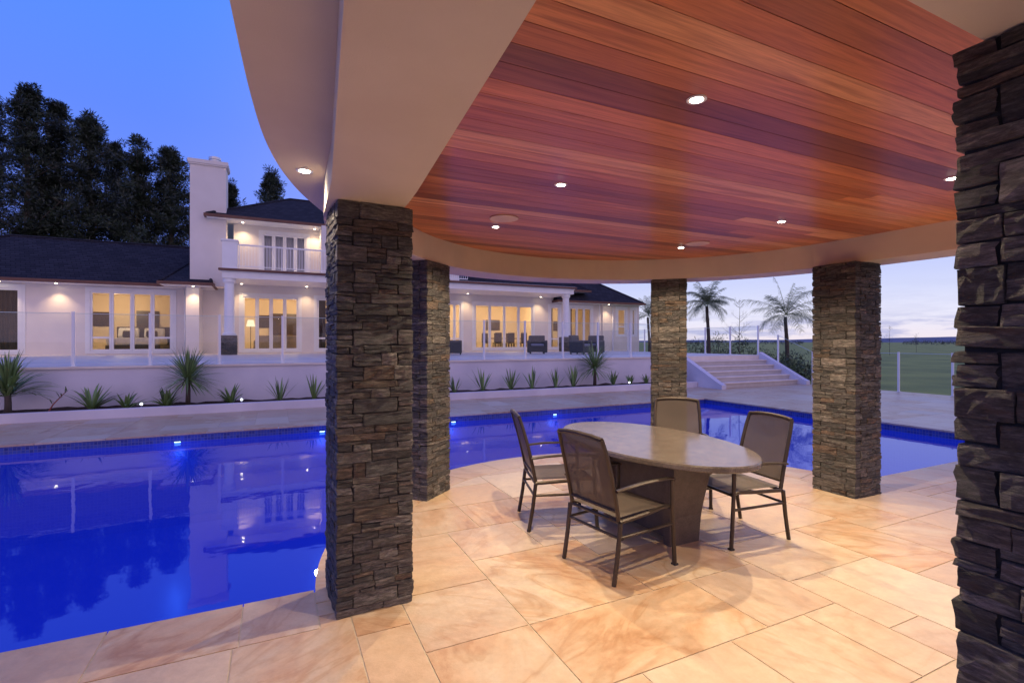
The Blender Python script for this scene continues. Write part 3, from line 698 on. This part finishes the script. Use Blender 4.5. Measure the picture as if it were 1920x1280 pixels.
# underwater lights
for x,y,lab in ((XW(333,YF),YF,'glowing underwater lamp on the far pool wall, leftmost'),(XW(604,YF),YF,'glowing underwater lamp on the far pool wall beside the nearest pillar'),(XW(850,YF),YF,'glowing underwater lamp on the far pool wall right of the second pillar'),(XW(1040,YF),YF,'glowing underwater lamp on the far pool wall behind the patio chairs'),
                   (.36,4.02,'bright underwater lamp on the curved pool wall beside the nearest pillar')):
    far=y>9
    o=thing('pool_lamp',lab,'lamp',(x,y,-.2),'underwater pool lamps')
    if far:
        m=MB(); m.box(x-.055,x+.055,y-.014,y-.001,-.22,-.135); m.build('housing',M['mosaic'],o,bevel=.004)
        m=MB(); m.box(x-.045,x+.045,y-.018,y-.0145,-.21,-.143); m.build('lens',M['poollens'],o)
        lamp('POINT','pool_glow',(x,y-.2,-.38),13,(.22,.55,1),.08)
    else:
        vx=Vector((x-3.16,y-CY,0)).normalized(); q=Vector((3.16,CY,0))+vx*2.965
        m=MB(); m.lathe([(.034,-.165),(.036,-.155),(.034,-.150)],16,(q.x,q.y,0)); m.tube([q-vx*.07+Vector((0,0,-.158)),q+Vector((0,0,-.158))],.01,8); m.build('housing',M['steel'],o)
        m=MB(); m.lathe([(.028,-.149),(.027,-.140),(.021,-.130),(.010,-.125)],16,(q.x,q.y,0)); m.build('lens',emis('near_pool_lens',(1,.88,.75),40),o,smooth=True)
        lamp('POINT','pool_glow',(q.x,q.y,-.118),2.5,(1,.8,.6),.01)

# trees
def clumps(m, centres, per, leafs, spread, rnd, flat=.7):
    for (c,rad) in centres:
        sh=rnd.uniform(.4,1.5); 
        for i in range(per):
            v=Vector((rnd.gauss(0,1),rnd.gauss(0,1),rnd.gauss(0,1)*flat)); v=v.normalized()*rad*rnd.random()**.45
            p=c+v; d=(v.normalized()+Vector((rnd.uniform(-.8,.8),rnd.uniform(-.8,.8),rnd.uniform(-.2,.9)))).normalized()
            s=d.cross(Vector((rnd.uniform(-1,1),rnd.uniform(-1,1),rnd.uniform(-1,1)))).normalized(); L=leafs*rnd.uniform(.6,1.5); w=L*.22
            q=sh*rnd.uniform(.7,1.2); m.add([p-s*w,p+d*L*.5+s*w*.3,p+s*w,p+d*L],[(0,1,3),(1,2,3)] ,(q,q,q))
def conifer(x,y,h,rad,label,seed,low=.12):
    rnd=random.Random(seed); o=thing('conifer_tree',label,'tree',(x,y,0),'tall dark conifers behind the house')
    t=MB(); t.tube([(x,y,-.1),(x+rnd.uniform(-.3,.3),y,h*.4),(x,y,h*.75),(x,y,h*.97)],[h*.022,h*.015,h*.008,.03],10)
    m=MB(); cs=[]
    nb=int(h*6.6)
    for i in range(nb):
        tt=low+(1-low)*rnd.random()**.85; zz=h*tt
        prof=(1-tt)**.75*(1.0 if tt>.25 else tt/.25*.5+.5)+.05
        reach=rad*prof*rnd.uniform(.45,1.3); a=rnd.uniform(0,6.28)
        tip=Vector((x+math.cos(a)*reach,y+math.sin(a)*reach,zz+reach*rnd.uniform(.15,.55)))
        if i%3==0: t.tube([(x,y,zz-.3),tuple((Vector((x,y,zz))+tip)/2),tuple(tip)],[.07,.05,.02],5)
        for k in range(4):
            f=1-.27*k; c=Vector((x,y,zz))*(1-f)+tip*f; c=c+Vector((rnd.gauss(0,.25),rnd.gauss(0,.25),rnd.gauss(0,.25)))
            cs.append((c,rnd.uniform(.35,.8)*(.5+.5*prof)))
    cs.append((Vector((x,y,h)),.3)); cs.append((Vector((x,y,h-.6)),.5))
    clumps(m,cs,58,.32,1,rnd,.8)
    t.build('trunk',M['bark'],o,smooth=True); m.build('crown',M['conifer'],o,attr=True)
tl=[(-28,182,46,5.4,'tallest dark conifer at the left edge of the sky'),(52,170,44,5.6,'broad dark conifer, second from the left edge'),(108,200,47,5.2,'dark conifer, third from the left'),(168,228,46,5.0,'dark conifer with pointed top, fourth from the left'),(215,276,50,4.8,'dark conifer, fifth from the left'),(258,262,46,4.4,'slim dark conifer two trees left of the chimney'),(320,288,47,4.8,'dark conifer standing immediately left of the chimney'),(385,322,52,4.4,'dark conifer behind the chimney'),(432,352,54,3.4,'short conifer top seen just right of the chimney'),(508,330,56,4.2,'conifer top rising over the upper roof beside the pavilion eave')]
for i,(px,py,d,rad,lab) in enumerate(tl):
    x,y=P((px-960)/F*d,d); conifer(x,y,1.6+(640-py)/F*d,rad,lab,100+i)
def palm(px,d,crown_py,fr,label,seed,base=0.0,nf=30):
    x,y=P((px-960)/F*d,d); h=1.6+(640-crown_py)/F*d; rnd=random.Random(seed)
    o=thing('palm_tree',label,'palm',(x,y,base))
    t=MB(); n=14; t.tube([(x+.08*math.sin(i*.3),y,base-.1+(h-base)*i/n) for i in range(n+1)],[.11-.04*i/n+.010*(i%2) for i in range(n+1)],10); t.build('trunk',M['bark'],o,smooth=True)
    m=MB()
    for i in range(nf):
        a=i*2.399+rnd.uniform(-.3,.3); e=math.radians(-12+92*(i/nf)+rnd.uniform(-10,10)); d0=Vector((math.cos(a)*math.cos(e),math.sin(a)*math.cos(e),math.sin(e))); L=fr*rnd.uniform(.7,1.2); p=Vector((x,y,h)); dd=d0.copy(); ns=20; pts=[]; dr=rnd.uniform(.045,.085)
        for k in range(ns+1):
            pts.append(p.copy()); p=p+dd*(L/ns); dd=(dd+Vector((0,0,-dr*(.4+1.2*k/ns)))).normalized()
        m.tube(pts,[.013*(1-.8*k/ns) for k in range(ns+1)],4,cap=False,col=(1.2,1.2,.8))
        for k in range(3,ns+1):
            tdir=(pts[k]-pts[k-1]).normalized(); sd=tdir.cross(Vector((0,0,1))).normalized(); ll=(.38*math.sin(math.pi*min(.93,(k+3)/(ns+5)))+.07)*fr/1.6*rnd.uniform(.8,1.15)
            for s in (-1,1):
                for sub in (0,.5):
                    b=pts[k]*(1-sub)+pts[k-1]*sub
                    dl=(sd*s+tdir*.8+Vector((0,0,rnd.uniform(-.7,.35)))).normalized(); e1=b+dl*ll*.55; e2=b+dl*ll+Vector((0,0,-ll*.35)); q=rnd.uniform(.7,1.3); w_=.008
                    m.add([b-tdir*w_,b+tdir*w_,e1+tdir*w_,e1-tdir*w_,e2],[(0,1,2,3),(3,2,4)],(q,q,q))
    m.build('crown',M['palm'],o,attr=True)
palm(1327,27,570,1.5,'feathery palm left of the bare sapling, beyond the terrace fence',5,nf=36)
palm(1474,25,590,2.0,'arching feathery palm just left of the right stone pillar',6,nf=24)
palm(1216,36,592,1.5,'small palm partly hidden behind the far stone pillar',7,nf=20)
def shrub(x,y,z,w,h,label,seed,n=30,leafs=.16,name='garden_shrub',group=None,mat='shrub'):
    rnd=random.Random(seed); o=thing(name,label,'shrub',(x,y,z),group); m=MB(); cs=[]; t=MB()
    for i in range(n):
        a=rnd.uniform(0,6.28); r=w*rnd.random()**.6; zz=z+h*(rnd.uniform(.1,1))*(1-.5*(r/w)**2); c=Vector((x+r*math.cos(a),y+r*math.sin(a),zz)); cs.append((c,.22*w+.1))
        if i<7: t.tube([(x,y,z-.05),tuple((Vector((x,y,z))+c)/2+Vector((0,0,.05))),tuple(c)],[.03,.02,.008],5)
    clumps(m,cs,40,leafs,1,rnd); m.build('foliage',M[mat],o,attr=True); t.build('stem',M['bark'],o)
for i,(px,d,w,h,z,lab) in enumerate(((1440,22.5,.9,1.5,.0,'dark shrub at the right end of the terrace steps'),(1478,21.5,.8,1.1,0,'dark rounded shrub below the arching palm'),(1505,20.4,.7,.9,0,'low dark shrub touching the left side of the right pillar'),(1400,28,1.2,1.7,0,'bushy shrub behind the sapling beyond the terrace fence'),(1345,29,1.3,1.9,0,'bushy shrub at the foot of the left feathery palm'),(1298,31,1.2,1.7,0,'bushy shrub just right of the far stone pillar'))):
    x,y=P((px-960)/F*d,d); shrub(x,y,z,w,h,lab,60+i,group='shrubs beyond the steps')
def sapling(px,d,h,label,seed,grp=None):
    x,y=P((px-960)/F*d,d); rnd=random.Random(seed); o=thing('bare_sapling',label,'tree',(x,y,0),grp)
    t=MB(); t.tube([(x,y,-.1),(x,y,h*.5),(x+.05,y,h)],[.025,.016,.005],6); t.build('trunk',M['bark'],o)
    m=MB()
    for i in range(22):
        zz=h*rnd.uniform(.35,.97); a=rnd.uniform(0,6.28); L=(h-zz)*.3+.18; b=Vector((x,y,zz)); e=b+Vector((math.cos(a)*L,math.sin(a)*L,L*.7)); m.tube([b,(b+e)/2+Vector((0,0,-.03)),e],[.007,.005,.002],4)
        for q in range(2): f=b+(e-b)*rnd.uniform(.3,.9); m.tube([f,f+Vector((rnd.uniform(-.2,.2),rnd.uniform(-.2,.2),.2))],[.004,.002],3)
    m.build('crown',M['bark'],o)
sapling(1386,24,3.6,'thin leafless sapling between the two feathery palms',3)
sapling(1668,60,3.4,'lone bare young tree on the field just right of the right pillar',4)
sapling(1718,75,2.8,'distant tiny bare young tree on the field, rightmost',8)
m=MB(); rnd=random.Random(77); cs=[]
for k in range(150):
    px=1290+k*4.2+rnd.uniform(-3,3); d=rnd.uniform(230,330); x,y=P((px-960)/F*d,d)
    if noise.noise(Vector((px*.02,0,0)))>-.1: cs.append((Vector((x,y,rnd.uniform(.2,1.1))),rnd.uniform(.7,1.4)))
clumps(m,cs,36,.9,1,rnd,.6); ho=m.build('hedgerow',M['farhedge'],attr=True); tag(ho,'far dark hedge line along the horizon beyond the field','hedge',kind='stuff')

# ================================================================= HOUSE
WY=26.1
hs=thing('house','long cream two storey house with dark hipped roofs, chimney and glowing glazed doors','house',(4,WY,0))
def wall(x0,x1,y,z0,z1,ops,mat='housewall',th=.22):
    m=MB(); xs=sorted(set([x0,x1]+[q for o in ops for q in o[:2]]))
    for a,b in zip(xs[:-1],xs[1:]):
        op=[o for o in ops if o[0]<=a+1e-6 and o[1]>=b-1e-6]
        if not op: m.box(a,b,y,y+th,z0,z1)
        else:
            o=op[0]
            if o[2]>z0+.01: m.box(a,b,y,y+th,z0,o[2])
            if o[3]<z1-.01: m.box(a,b,y,y+th,o[3],z1)
    return m.build('wall',M[mat],hs)
def window(x0,x1,z0,z1,y,leaves=2,transom=None,name='window'):
    m=MB(); t=.07; yo=y+.03
    m.box(x0,x1,yo-.06,yo+.06,z1-t,z1); m.box(x0,x1,yo-.06,yo+.06,z0,z0+t); m.box(x0,x0+t,yo-.06,yo+.06,z0+t,z1-t); m.box(x1-t,x1,yo-.06,yo+.06,z0+t,z1-t)
    m.box(x0-.09,x0-.001,y-.025,y+.02,z0,z1+.09); m.box(x1+.001,x1+.09,y-.025,y+.02,z0,z1+.09); m.box(x0,x1,y-.025,y+.02,z1+.001,z1+.09)
    o=m.build(name,M['white'],hs); lw=(x1-x0-2*t)/leaves
    for i in range(leaves):
        a=x0+t+i*lw; b=a+lw; m=MB(); s=.075; ya,yb_=yo-.03,yo+.03
        m.box(a+.003,a+s,ya,yb_,z0+t+.003,z1-t-.003); m.box(b-s,b-.003,ya,yb_,z0+t+.003,z1-t-.003); m.box(a+s,b-s,ya,yb_,z1-t-s,z1-t-.003); m.box(a+s,b-s,ya,yb_,z0+t+.003,z0+t+s+.03)
        if transom and i in transom: m.box(a+s,b-s,ya,yb_,z0+.62,z0+.70)
        m.build('sash',M['white'],o)
        g=MB(); g.add([(a+s,yo,z0+t+s+.03),(b-s,yo,z0+t+s+.03),(b-s,yo,z1-t-s),(a+s,yo,z1-t-s)],[(0,1,2,3)]); g.build('pane',M['pane'],o)
    return o
zs0,zs1=1.10,3.76
W1=[(XW(-70,WY),XW(42,WY),2,None),(XW(165,WY),XW(326,WY),4,(0,3))]
W2=[(XW(452,WY),XW(562,WY),4,None),(XW(592,WY),XW(640,WY),2,(0,)),(XW(700,WY),XW(790,WY),3,None),(XW(838,WY),XW(866,WY),2,(0,1)),(XW(888,WY),XW(1000,WY),4,None),(XW(1030,WY),XW(1050,WY),1,(0,)),(XW(1066,WY),XW(1110,WY),3,None)]
W3=[(XW(1154,WY),XW(1172,WY),1,(0,)),(XW(1181,WY),XW(1190,WY),1,None)]
xL=XW(345,WY)
wall(-15,xL,WY,ZT-.02,4.0,[(a,b,zs0,zs1) for a,b,_,_ in W1])
xE=XW(1196,WY)
wall(xL,XW(1128,WY),WY,ZT-.02,4.25,[(a,b,zs0,zs1) for a,b,_,_ in W2])
wall(XW(1128,WY),xE,WY-.12,-.1,4.0,[(a,b,1.9,zs1) for a,b,_,_ in W3])
for a,b,n_,tr_ in W1: window(a,b,zs0,zs1,WY,n_,tr_)
for a,b,n_,tr_ in W2: window(a,b,zs0,zs1,WY,n_,tr_)
for a,b,n_,tr_ in W3: window(a,b,1.9,zs1,WY-.12,n_,tr_)
m=MB(); m.box(xE-.22,xE,WY+.1,31,-.1,4.0); m.box(-15,xE,31,31.2,-.1,4.0); m.box(-15.2,-15,WY,31.2,-.1,4.0); m.build('wall',M['housewall'],hs)
bx0,bx1=XW(349,25.0),XW(374,25.0)
m=MB(); m.box(bx0,bx1+.0,24.9,WY-.002,ZT-.01,4.0); m.build('wall',M['housewall'],hs)
def room(x0,x1,z0,z1,y0,y1):
    m=MB(); vs=[(x,y,z) for z in (z0,z1) for y in (y0,y1) for x in (x0,x1)]
    m.add(vs,[(0,1,3,2),(4,6,7,5),(2,3,7,6),(0,2,6,4),(1,5,7,3)]); r=m.build('room',M['room'],hs)
    if z0<2:
        d=MB(); x=x0+1.0; k=0
        while x<x1-1.2:
            if k%2==0: d.box(x,x+.95,y1-.05,y1-.004,z0+.005,z0+2.1)
            else: d.box(x-.2,x+.8,y1-.04,y1-.004,z0+1.3,z0+2.0)
            x+=1.9; k+=1
        d.build('interior_joinery',M['darkwood'],r)
    return r
yR=WY+.225
rooms=[(-14.9,xL-.4,2,85),(xL,2.6,2,75),(2.7,6.2,1,75),(6.3,15.2,3,80),(15.3,21.2,1,75)]
for x0,x1,nl,pw in rooms:
    room(x0,x1,ZT,3.9,yR,30.9)
    for k in range(nl): lamp('POINT','room_lamp',(x0+(x1-x0)*(k+.5)/nl,28.9,3.3),pw,(1,.74,.46),.12)
px0,px1=XW(416,23.5),XW(1076,23.5)
m=MB(); m.box(px0,px1,23.5,WY-.003,4.22,4.5); m.build('porch_slab',M['white'],hs)
m=MB(); m.box(px0-.05,px1+.05,23.44,23.62,4.46,4.62); m.box(px0-.05,px0+.1,23.62,WY-.004,4.505,4.62); m.build('porch_fascia',M['white'],hs)
m=MB(); m.box(px0-.12,px1+.12,23.33,23.437,4.50,4.60); m.build('gutter',M['copper'],hs,bevel=.02)
for q in (430,1061):
    x=XW(q,23.8); y=23.8
    m=MB(); m.lathe([(.26,1.85),(.26,1.93),(.2,1.97),(.19,3.0),(.175,4.0),(.24,4.08),(.24,4.22)],28,(x,y,0)); c=m.build('porch_column',M['white'],hs,smooth=False)
    sm_=stones(.56,.80,(.06,.11),(.14,.36),9); s=sm_.build('stone_base',M['schist'],None,attr=True); s.parent=c; s.location=(x-4,y-WY,ZT)
UY=25.6; ux0,ux1=XW(438,UY),9.0
m=MB(); m.box(px0,px0+.55,23.56,24.1,4.625,5.75); m.box(px0-.04,px0+.59,23.52,24.14,5.752,5.82); m.build('balcony_pier',M['white'],hs)
m=MB(); rx0=px0+.56; rx1=8.8
m.box(rx0,rx1,23.62,23.67,5.60,5.66); m.box(rx0,rx1,23.63,23.66,4.72,4.76)
x=rx0+.06; k=0
while x<rx1:
    w_=.02 if k%14 else .035
    m.box(x-w_/2,x+w_/2,23.635,23.655,4.625 if k%14==0 else 4.76,5.60); x+=.115; k+=1
m.build('balcony_railing',M['white'],hs)
uw=[(XW(489,UY),XW(577,UY),4.62,6.62)]
wall(ux0,ux1,UY,4.5,6.95,uw); window(*uw[0][:2],4.62,6.62,UY,4)
m=MB(); m.box(ux0,ux0+.2,UY+.222,31,4.3,6.95); m.box(ux1-.2,ux1,UY+.222,31,4.3,6.95); m.box(ux0,ux1,31,31.2,4.0,6.95); m.build('wall',M['housewall'],hs)
m=MB(); m.box(XW(603,24.4),XW(603,24.4)+1.6,24.4,UY-.002,4.63,6.93); m.build('wall',M['housewall'],hs)
room(ux0+.25,ux1-.25,4.62,6.9,UY+.225,30.9)
def hip(x0,x1,y0,y1,ze,rx0_,rx1_,ry,zr,thick=.16):
    m=MB(); z=ze+.02
    m.add([(x0,y0,z),(x1,y0,z),(x1,y1,z),(x0,y1,z),(rx0_,ry,zr),(rx1_,ry,zr)],[(0,1,5,4),(1,2,5),(2,3,4,5),(3,0,4),(0,3,2,1)]); o=m.build('roof',M['shingle'],hs)
    g=MB(); g.box(x0-.09,x1+.09,y0-.09,y0-.001,ze-.09,ze+.03); g.box(x0-.09,x0-.001,y0,y1,ze-.09,ze+.03); g.box(x1+.001,x1+.09,y0,y1,ze-.09,ze+.03); g.build('gutter',M['copper'],o)
    s=MB(); s.box(x0,x1,y0,y1,ze-.10,ze+.012); s.build('soffit',M['white'],o)
    r=MB(); 
    for a,b in (((rx0_,ry,zr),(rx1_,ry,zr)),((x0,y0,z),(rx0_,ry,zr)),((x1,y0,z),(rx1_,ry,zr))): r.tube([a,b],.07,6)
    r.build('ridge_cap',M['shingle'],o)
hip(-15.6,xL+1.2,WY-.65,31.8,4.02,-10.6,xL+.2,29.6,6.30)
hip(xL-.6,bx1+.5,24.4,30.5,4.035,xL+.3,xL+.5,29.3,5.9)
hip(ux0-.95,ux1+.7,UY-1.0,31.9,7.0,ux0+2.4,ux1-2.4,28.6,9.05)
hip(8.2,17.5,WY-.5,31.8,4.7,9,15,28.6,6.4)
hip(15.2,XW(1205,WY-.6),WY-.72,31.2,4.03,15.5,XW(1205,WY-.6)-2.0,28.0,5.6)
cy=24.9; cx0,cx1=XW(356,cy),XW(424,cy)
m=MB(); m.box(cx0,cx1,cy,cy+1.0,3.98,9.14); ch=m.build('chimney',M['housewall'],hs)
m=MB(); m.box(cx0-.05,cx1+.05,cy-.05,cy+1.05,9.142,9.20); m.box(cx0-.08,cx1+.08,cy-.08,cy+1.08,9.202,9.36); m.build('chimney_cap',M['housewall'],ch)
m=MB(); m.lathe([(.2,0),(.2,.2),(.24,.2),(.24,.3)],16,((cx0+cx1)/2+.2,cy+.5,9.362)); m.build('flue',M['steel'],ch)
for q in (347,1124,1149):
    x=XW(q,WY-.2); m=MB(); m.tube([(x,WY-.2,ZT),(x,WY-.2,3.9)],.04,8); m.build('downpipe',M['white'],hs,smooth=True)
for q,y,z in ((-2,25.75,3.9),(105,25.75,3.9),(362,24.62,3.9),(453,25.7,4.2),(575,25.7,4.2),(877,25.7,4.2),(1014,25.7,4.2),(1142,25.6,3.9)):
    x=XW(q,y); downlight(x,y,z+.018,hs,.06,'housel'); lamp('SPOT','wall_beam',(x,y,z-.03),75,(1,.70,.40),.04,100,.9)
for q in (455,590):
    x=XW(q,25.2); downlight(x,25.2,6.90,hs,.06,'housel'); lamp('SPOT','wall_beam',(x,25.2,6.85),70,(1,.72,.42),.04,120,.8)

# furniture inside and on the terrace
def armchair(px,d,ang,label,grp='wicker armchairs on the terrace'):
    r=thing('wicker_armchair',label,'armchair',(0,0,ZT),grp); r.location=(0,0,0)
    m=MB(); m.box(-.36,.36,-.33,.33,.08,.34); m.build('seat_base',M['wicker'],r,bevel=.02)
    m=MB(); m.box(-.36,-.22,-.37,.37,.08,.82,rot=Matrix.Rotation(-.1,3,'Y')); m.build('backrest',M['wicker'],r,bevel=.03)
    for s in (-1,1):
        m=MB(); m.box(-.3,.36,s*.37-.07,s*.37+.07,.06,.6); m.build('armrest',M['wicker'],r,bevel=.025)
    m=MB(); m.box(-.2,.35,-.29,.29,.345,.45); m.build('cushion',M['cushion'],r,bevel=.03)
    for a in (-.3,.3):
        for b in (-.3,.3):
            m=MB(); m.box(a-.025,a+.025,b-.025,b+.025,0,.08); m.build('leg',M['wicker'],r)
    x,y=P((px-960)/F*d,d); r.location=(x,y,ZT); r.rotation_euler=(0,0,math.radians(ang)); return r
armchair(1007,22.4,-115,'dark wicker armchair on the terrace, left one of the close pair')
armchair(1088,21.6,-60,'dark wicker armchair nearest the right tall yucca')
armchair(1112,22.6,-150,'dark wicker armchair at the right, half hidden behind its neighbour')
armchair(850,21.0,-20,'dark wicker armchair just right of the second stone pillar')
bx=XW(262,28.5)
b=thing('bed','white made bed with pillows inside the left glazed doors','bed',(bx,28.8,ZT))
m=MB(); m.box(bx-1.0,bx+1.0,27.3,29.3,ZT+.05,ZT+.38); m.build('base',M['darkwood'],b,bevel=.02)
m=MB(); m.box(bx-.98,bx+.98,27.28,29.2,ZT+.385,ZT+.72); m.build('mattress',M['linen'],b,bevel=.08)
m=MB(); m.box(bx-1.05,bx+1.05,29.32,29.4,ZT,ZT+1.25); m.build('headboard',M['darkwood'],b,bevel=.02)
for i,(s,mt) in enumerate(((-.5,'linen'),(.5,'linen'),(-.45,'darkwood'),(.45,'darkwood'))):
    m=MB(); yy=28.9-.3*(i//2); w_=.4 if i<2 else .22; m.box(bx+s-w_,bx+s+w_,yy-.08,yy+.12,ZT+.73,ZT+.73+(.45 if i<2 else .32),rot=Matrix.Rotation(-.3,3,'X')); m.build('pillow',M[mt],b,bevel=.06)
def sofa(x,y,w_,label):
    r=thing('sofa',label,'sofa',(x,y,ZT))
    m=MB(); m.box(x-w_/2,x+w_/2,y-.45,y+.45,ZT+.08,ZT+.42); m.build('seat',M['sofa'],r,bevel=.05)
    m=MB(); m.box(x-w_/2,x+w_/2,y-.47,y-.25,ZT+.1,ZT+.85); m.build('backrest',M['sofa'],r,bevel=.06)
    for s in (-1,1):
        m=MB(); m.box(x+s*w_/2-.12,x+s*w_/2+.12,y-.46,y+.46,ZT+.06,ZT+.62); m.build('armrest',M['sofa'],r,bevel=.05)
sofa(XW(525,27.6),27.6,2.1,'beige sofa seen through the glazed doors under the balcony')
sofa(XW(20,28),28,1.8,'beige sofa seen through the leftmost window of the house')
tx=XW(945,28.3); dt=thing('dining_table','long dark dining table seen through the glazed doors right of the second pillar','table',(tx,28.3,ZT))
m=MB(); m.box(tx-1.3,tx+1.3,27.8,28.8,ZT+.71,ZT+.76); m.build('tabletop',M['darkwood'],dt)
for a in (-1.2,1.2):
    for c in (27.88,28.72):
        m=MB(); m.box(tx+a-.04,tx+a+.04,c-.04,c+.04,ZT,ZT+.708); m.build('leg',M['darkwood'],dt)
def dchair(x,y,s):
    r=thing('dining_chair','high backed dark dining chair at the long table inside the house','chair',(x,y,ZT),'dining chairs around the indoor table')
    m=MB(); m.box(x-.22,x+.22,y-.22,y+.22,ZT+.42,ZT+.48); m.build('seat',M['sofa'],r,bevel=.02)
    m=MB(); m.box(x-.21,x+.21,y-s*.22-.03,y-s*.22+.03,ZT+.45,ZT+1.08); m.build('backrest',M['darkwood'],r,bevel=.02)
    for a in (-.18,.18):
        for c in (-.18,.18):
            m=MB(); m.box(x+a-.02,x+a+.02,y+c-.02,y+c+.02,ZT,ZT+.42); m.build('leg',M['darkwood'],r)
for k in (-.85,0,.85): dchair(tx+k,27.45,1); dchair(tx+k,29.15,-1)
def curtain(x,label,w_=.45,z0=None,z1=3.7,y=WY+.36,mat='curtain'):
    m=MB(); n=int(24*max(1,w_/.9)); vs=[]; fs=[]
    for i in range(n+1):
        xx=x-w_/2+w_*i/n; yy=y+.035*math.sin(i*1.6)
        vs += [(xx,yy,z0 if z0 else ZT+.02),(xx,yy,z1)]
    for i in range(n): fs.append((2*i,2*i+2,2*i+3,2*i+1))
    m.add(vs,fs); o=m.build('curtain',M[mat],smooth=True); tag(o,label,'curtain')
curtain(XW(603,WY),'dark curtain in the narrow window beside the nearest pillar')
curtain(XW(1072,WY),'dark curtain in the glazed doors under the right end of the porch')
curtain(XW(16,WY+.4),'dark curtain drawn across most of the leftmost window',.95,y=WY+.4)
curtain((uw[0][0]+uw[0][1])/2,'pale sheer curtain behind the upstairs balcony doors',uw[0][1]-uw[0][0]+.1,4.64,6.75,UY+.30,'sheer')
m=MB(); q=XW(540,30.7); m.box(q-.9,q+.9,30.72,30.80,ZT+.9,ZT+2.1); tag(m.build('wall_picture',M['darkwood'],bevel=.02),'large dark framed panel on the living room wall behind the sofa','picture')
o=thing('floor_lamp','floor lamp with pale shade inside the doors near the porch column','lamp',(XW(470,28),28,ZT)); x=XW(470,28)
m=MB(); m.lathe([(.14,0),(.14,.02),(.015,.03),(.015,1.35)],16,(x,28,ZT)); m.build('stand',M['bronze'],o)
m=MB(); m.lathe([(.2,1.3),(.13,1.62)],20,(x,28,ZT)); m.build('lamp_shade',emis('shade_glow',(1,.75,.45),1.6),o)

# ================================================================= SKY
wd=bpy.data.worlds.new('World'); sc.world=wd; wd.use_nodes=True; nt=wd.node_tree; L=nt.links.new
for n_ in list(nt.nodes): nt.nodes.remove(n_)
out=N(nt,'ShaderNodeOutputWorld'); bg=N(nt,'ShaderNodeBackground'); L(bg.outputs[0],out.inputs[0])
tc=N(nt,'ShaderNodeTexCoord'); sp=N(nt,'ShaderNodeSeparateXYZ'); L(tc.outputs['Generated'],sp.inputs[0])
e1=ramp(nt,[(0.0,(.26,.32,.88)),(0.15,(.18,.27,.92)),(0.35,(.115,.24,.92)),(0.55,(.08,.25,.92)),(1.0,(.13,.16,.60))]); L(sp.outputs[2],e1.inputs[0])
e2=ramp(nt,[(0.0,(.82,.72,.78)),(0.04,(.76,.75,.88)),(0.09,(.60,.64,.88)),(0.16,(.44,.51,.90)),(0.3,(.52,.56,1.0)),(0.6,(.34,.38,.86)),(1.0,(.14,.18,.60))]); L(sp.outputs[2],e2.inputs[0])
e3=ramp(nt,[(0.0,(.70,.54,.72)),(0.2,(.90,.66,.80)),(0.5,(.62,.49,.80)),(1.0,(.14,.17,.60))]); L(sp.outputs[2],e3.inputs[0])
def dirfac(v,a,b):
    l=math.hypot(*v); dp=N(nt,'ShaderNodeVectorMath',operation='DOT_PRODUCT'); L(tc.outputs['Generated'],dp.inputs[0]); dp.inputs[1].default_value=(v[0]/l,v[1]/l,0)
    mr=N(nt,'ShaderNodeMapRange',interpolation_type='SMOOTHSTEP'); mr.inputs['From Min'].default_value=a; mr.inputs['From Max'].default_value=b; L(dp.outputs['Value'],mr.inputs['Value']); return mr
mr=dirfac(P(1.05,1.0),.1,.98); mb_=dirfac((0.1,-1.0),0.0,.8)
mx0=mixc(nt); L(mb_.outputs[0],mx0.inputs[0]); L(e1.outputs[0],mx0.inputs[6]); L(e3.outputs[0],mx0.inputs[7])
mx=mixc(nt); L(mr.outputs[0],mx.inputs[0]); L(mx0.outputs[2],mx.inputs[6]); L(e2.outputs[0],mx.inputs[7])
mp=N(nt,'ShaderNodeMapping'); mp.inputs['Scale'].default_value=(3,3,20); L(tc.outputs['Generated'],mp.inputs[0])
nz=N(nt,'ShaderNodeTexNoise'); nz.inputs['Scale'].default_value=3.6; nz.inputs['Detail'].default_value=8; nz.inputs['Roughness'].default_value=.6; L(mp.outputs[0],nz.inputs['Vector'])
cr=ramp(nt,[(0.46,0.0),(0.60,1.0)]); L(nz.outputs[0],cr.inputs[0])
bd=ramp(nt,[(0.0,.85),(0.03,.7),(0.05,0.15),(0.12,0.0)]); L(sp.outputs[2],bd.inputs[0])
ml=N(nt,'ShaderNodeMath',operation='MULTIPLY'); L(cr.outputs[0],ml.inputs[0]); L(bd.outputs[0],ml.inputs[1])
m2=mixc(nt); L(ml.outputs[0],m2.inputs[0]); L(mx.outputs[2],m2.inputs[6]); m2.inputs[7].default_value=(.38,.40,.66,1)
L(m2.outputs[2],bg.inputs[0]); bg.inputs[1].default_value=1.12

# ================================================================= CAMERA
cd=bpy.data.cameras.new('Camera'); co=bpy.data.objects.new('Camera',cd); COL.objects.link(co)
cd.sensor_width=36; cd.lens=36*F/1920; cd.clip_end=4000; cd.clip_start=.02
co.location=(0,0,H); co.rotation_euler=(math.radians(90),0,-A); sc.camera=co
sc.view_settings.view_transform='Standard'; sc.view_settings.look='None'; sc.view_settings.exposure=0
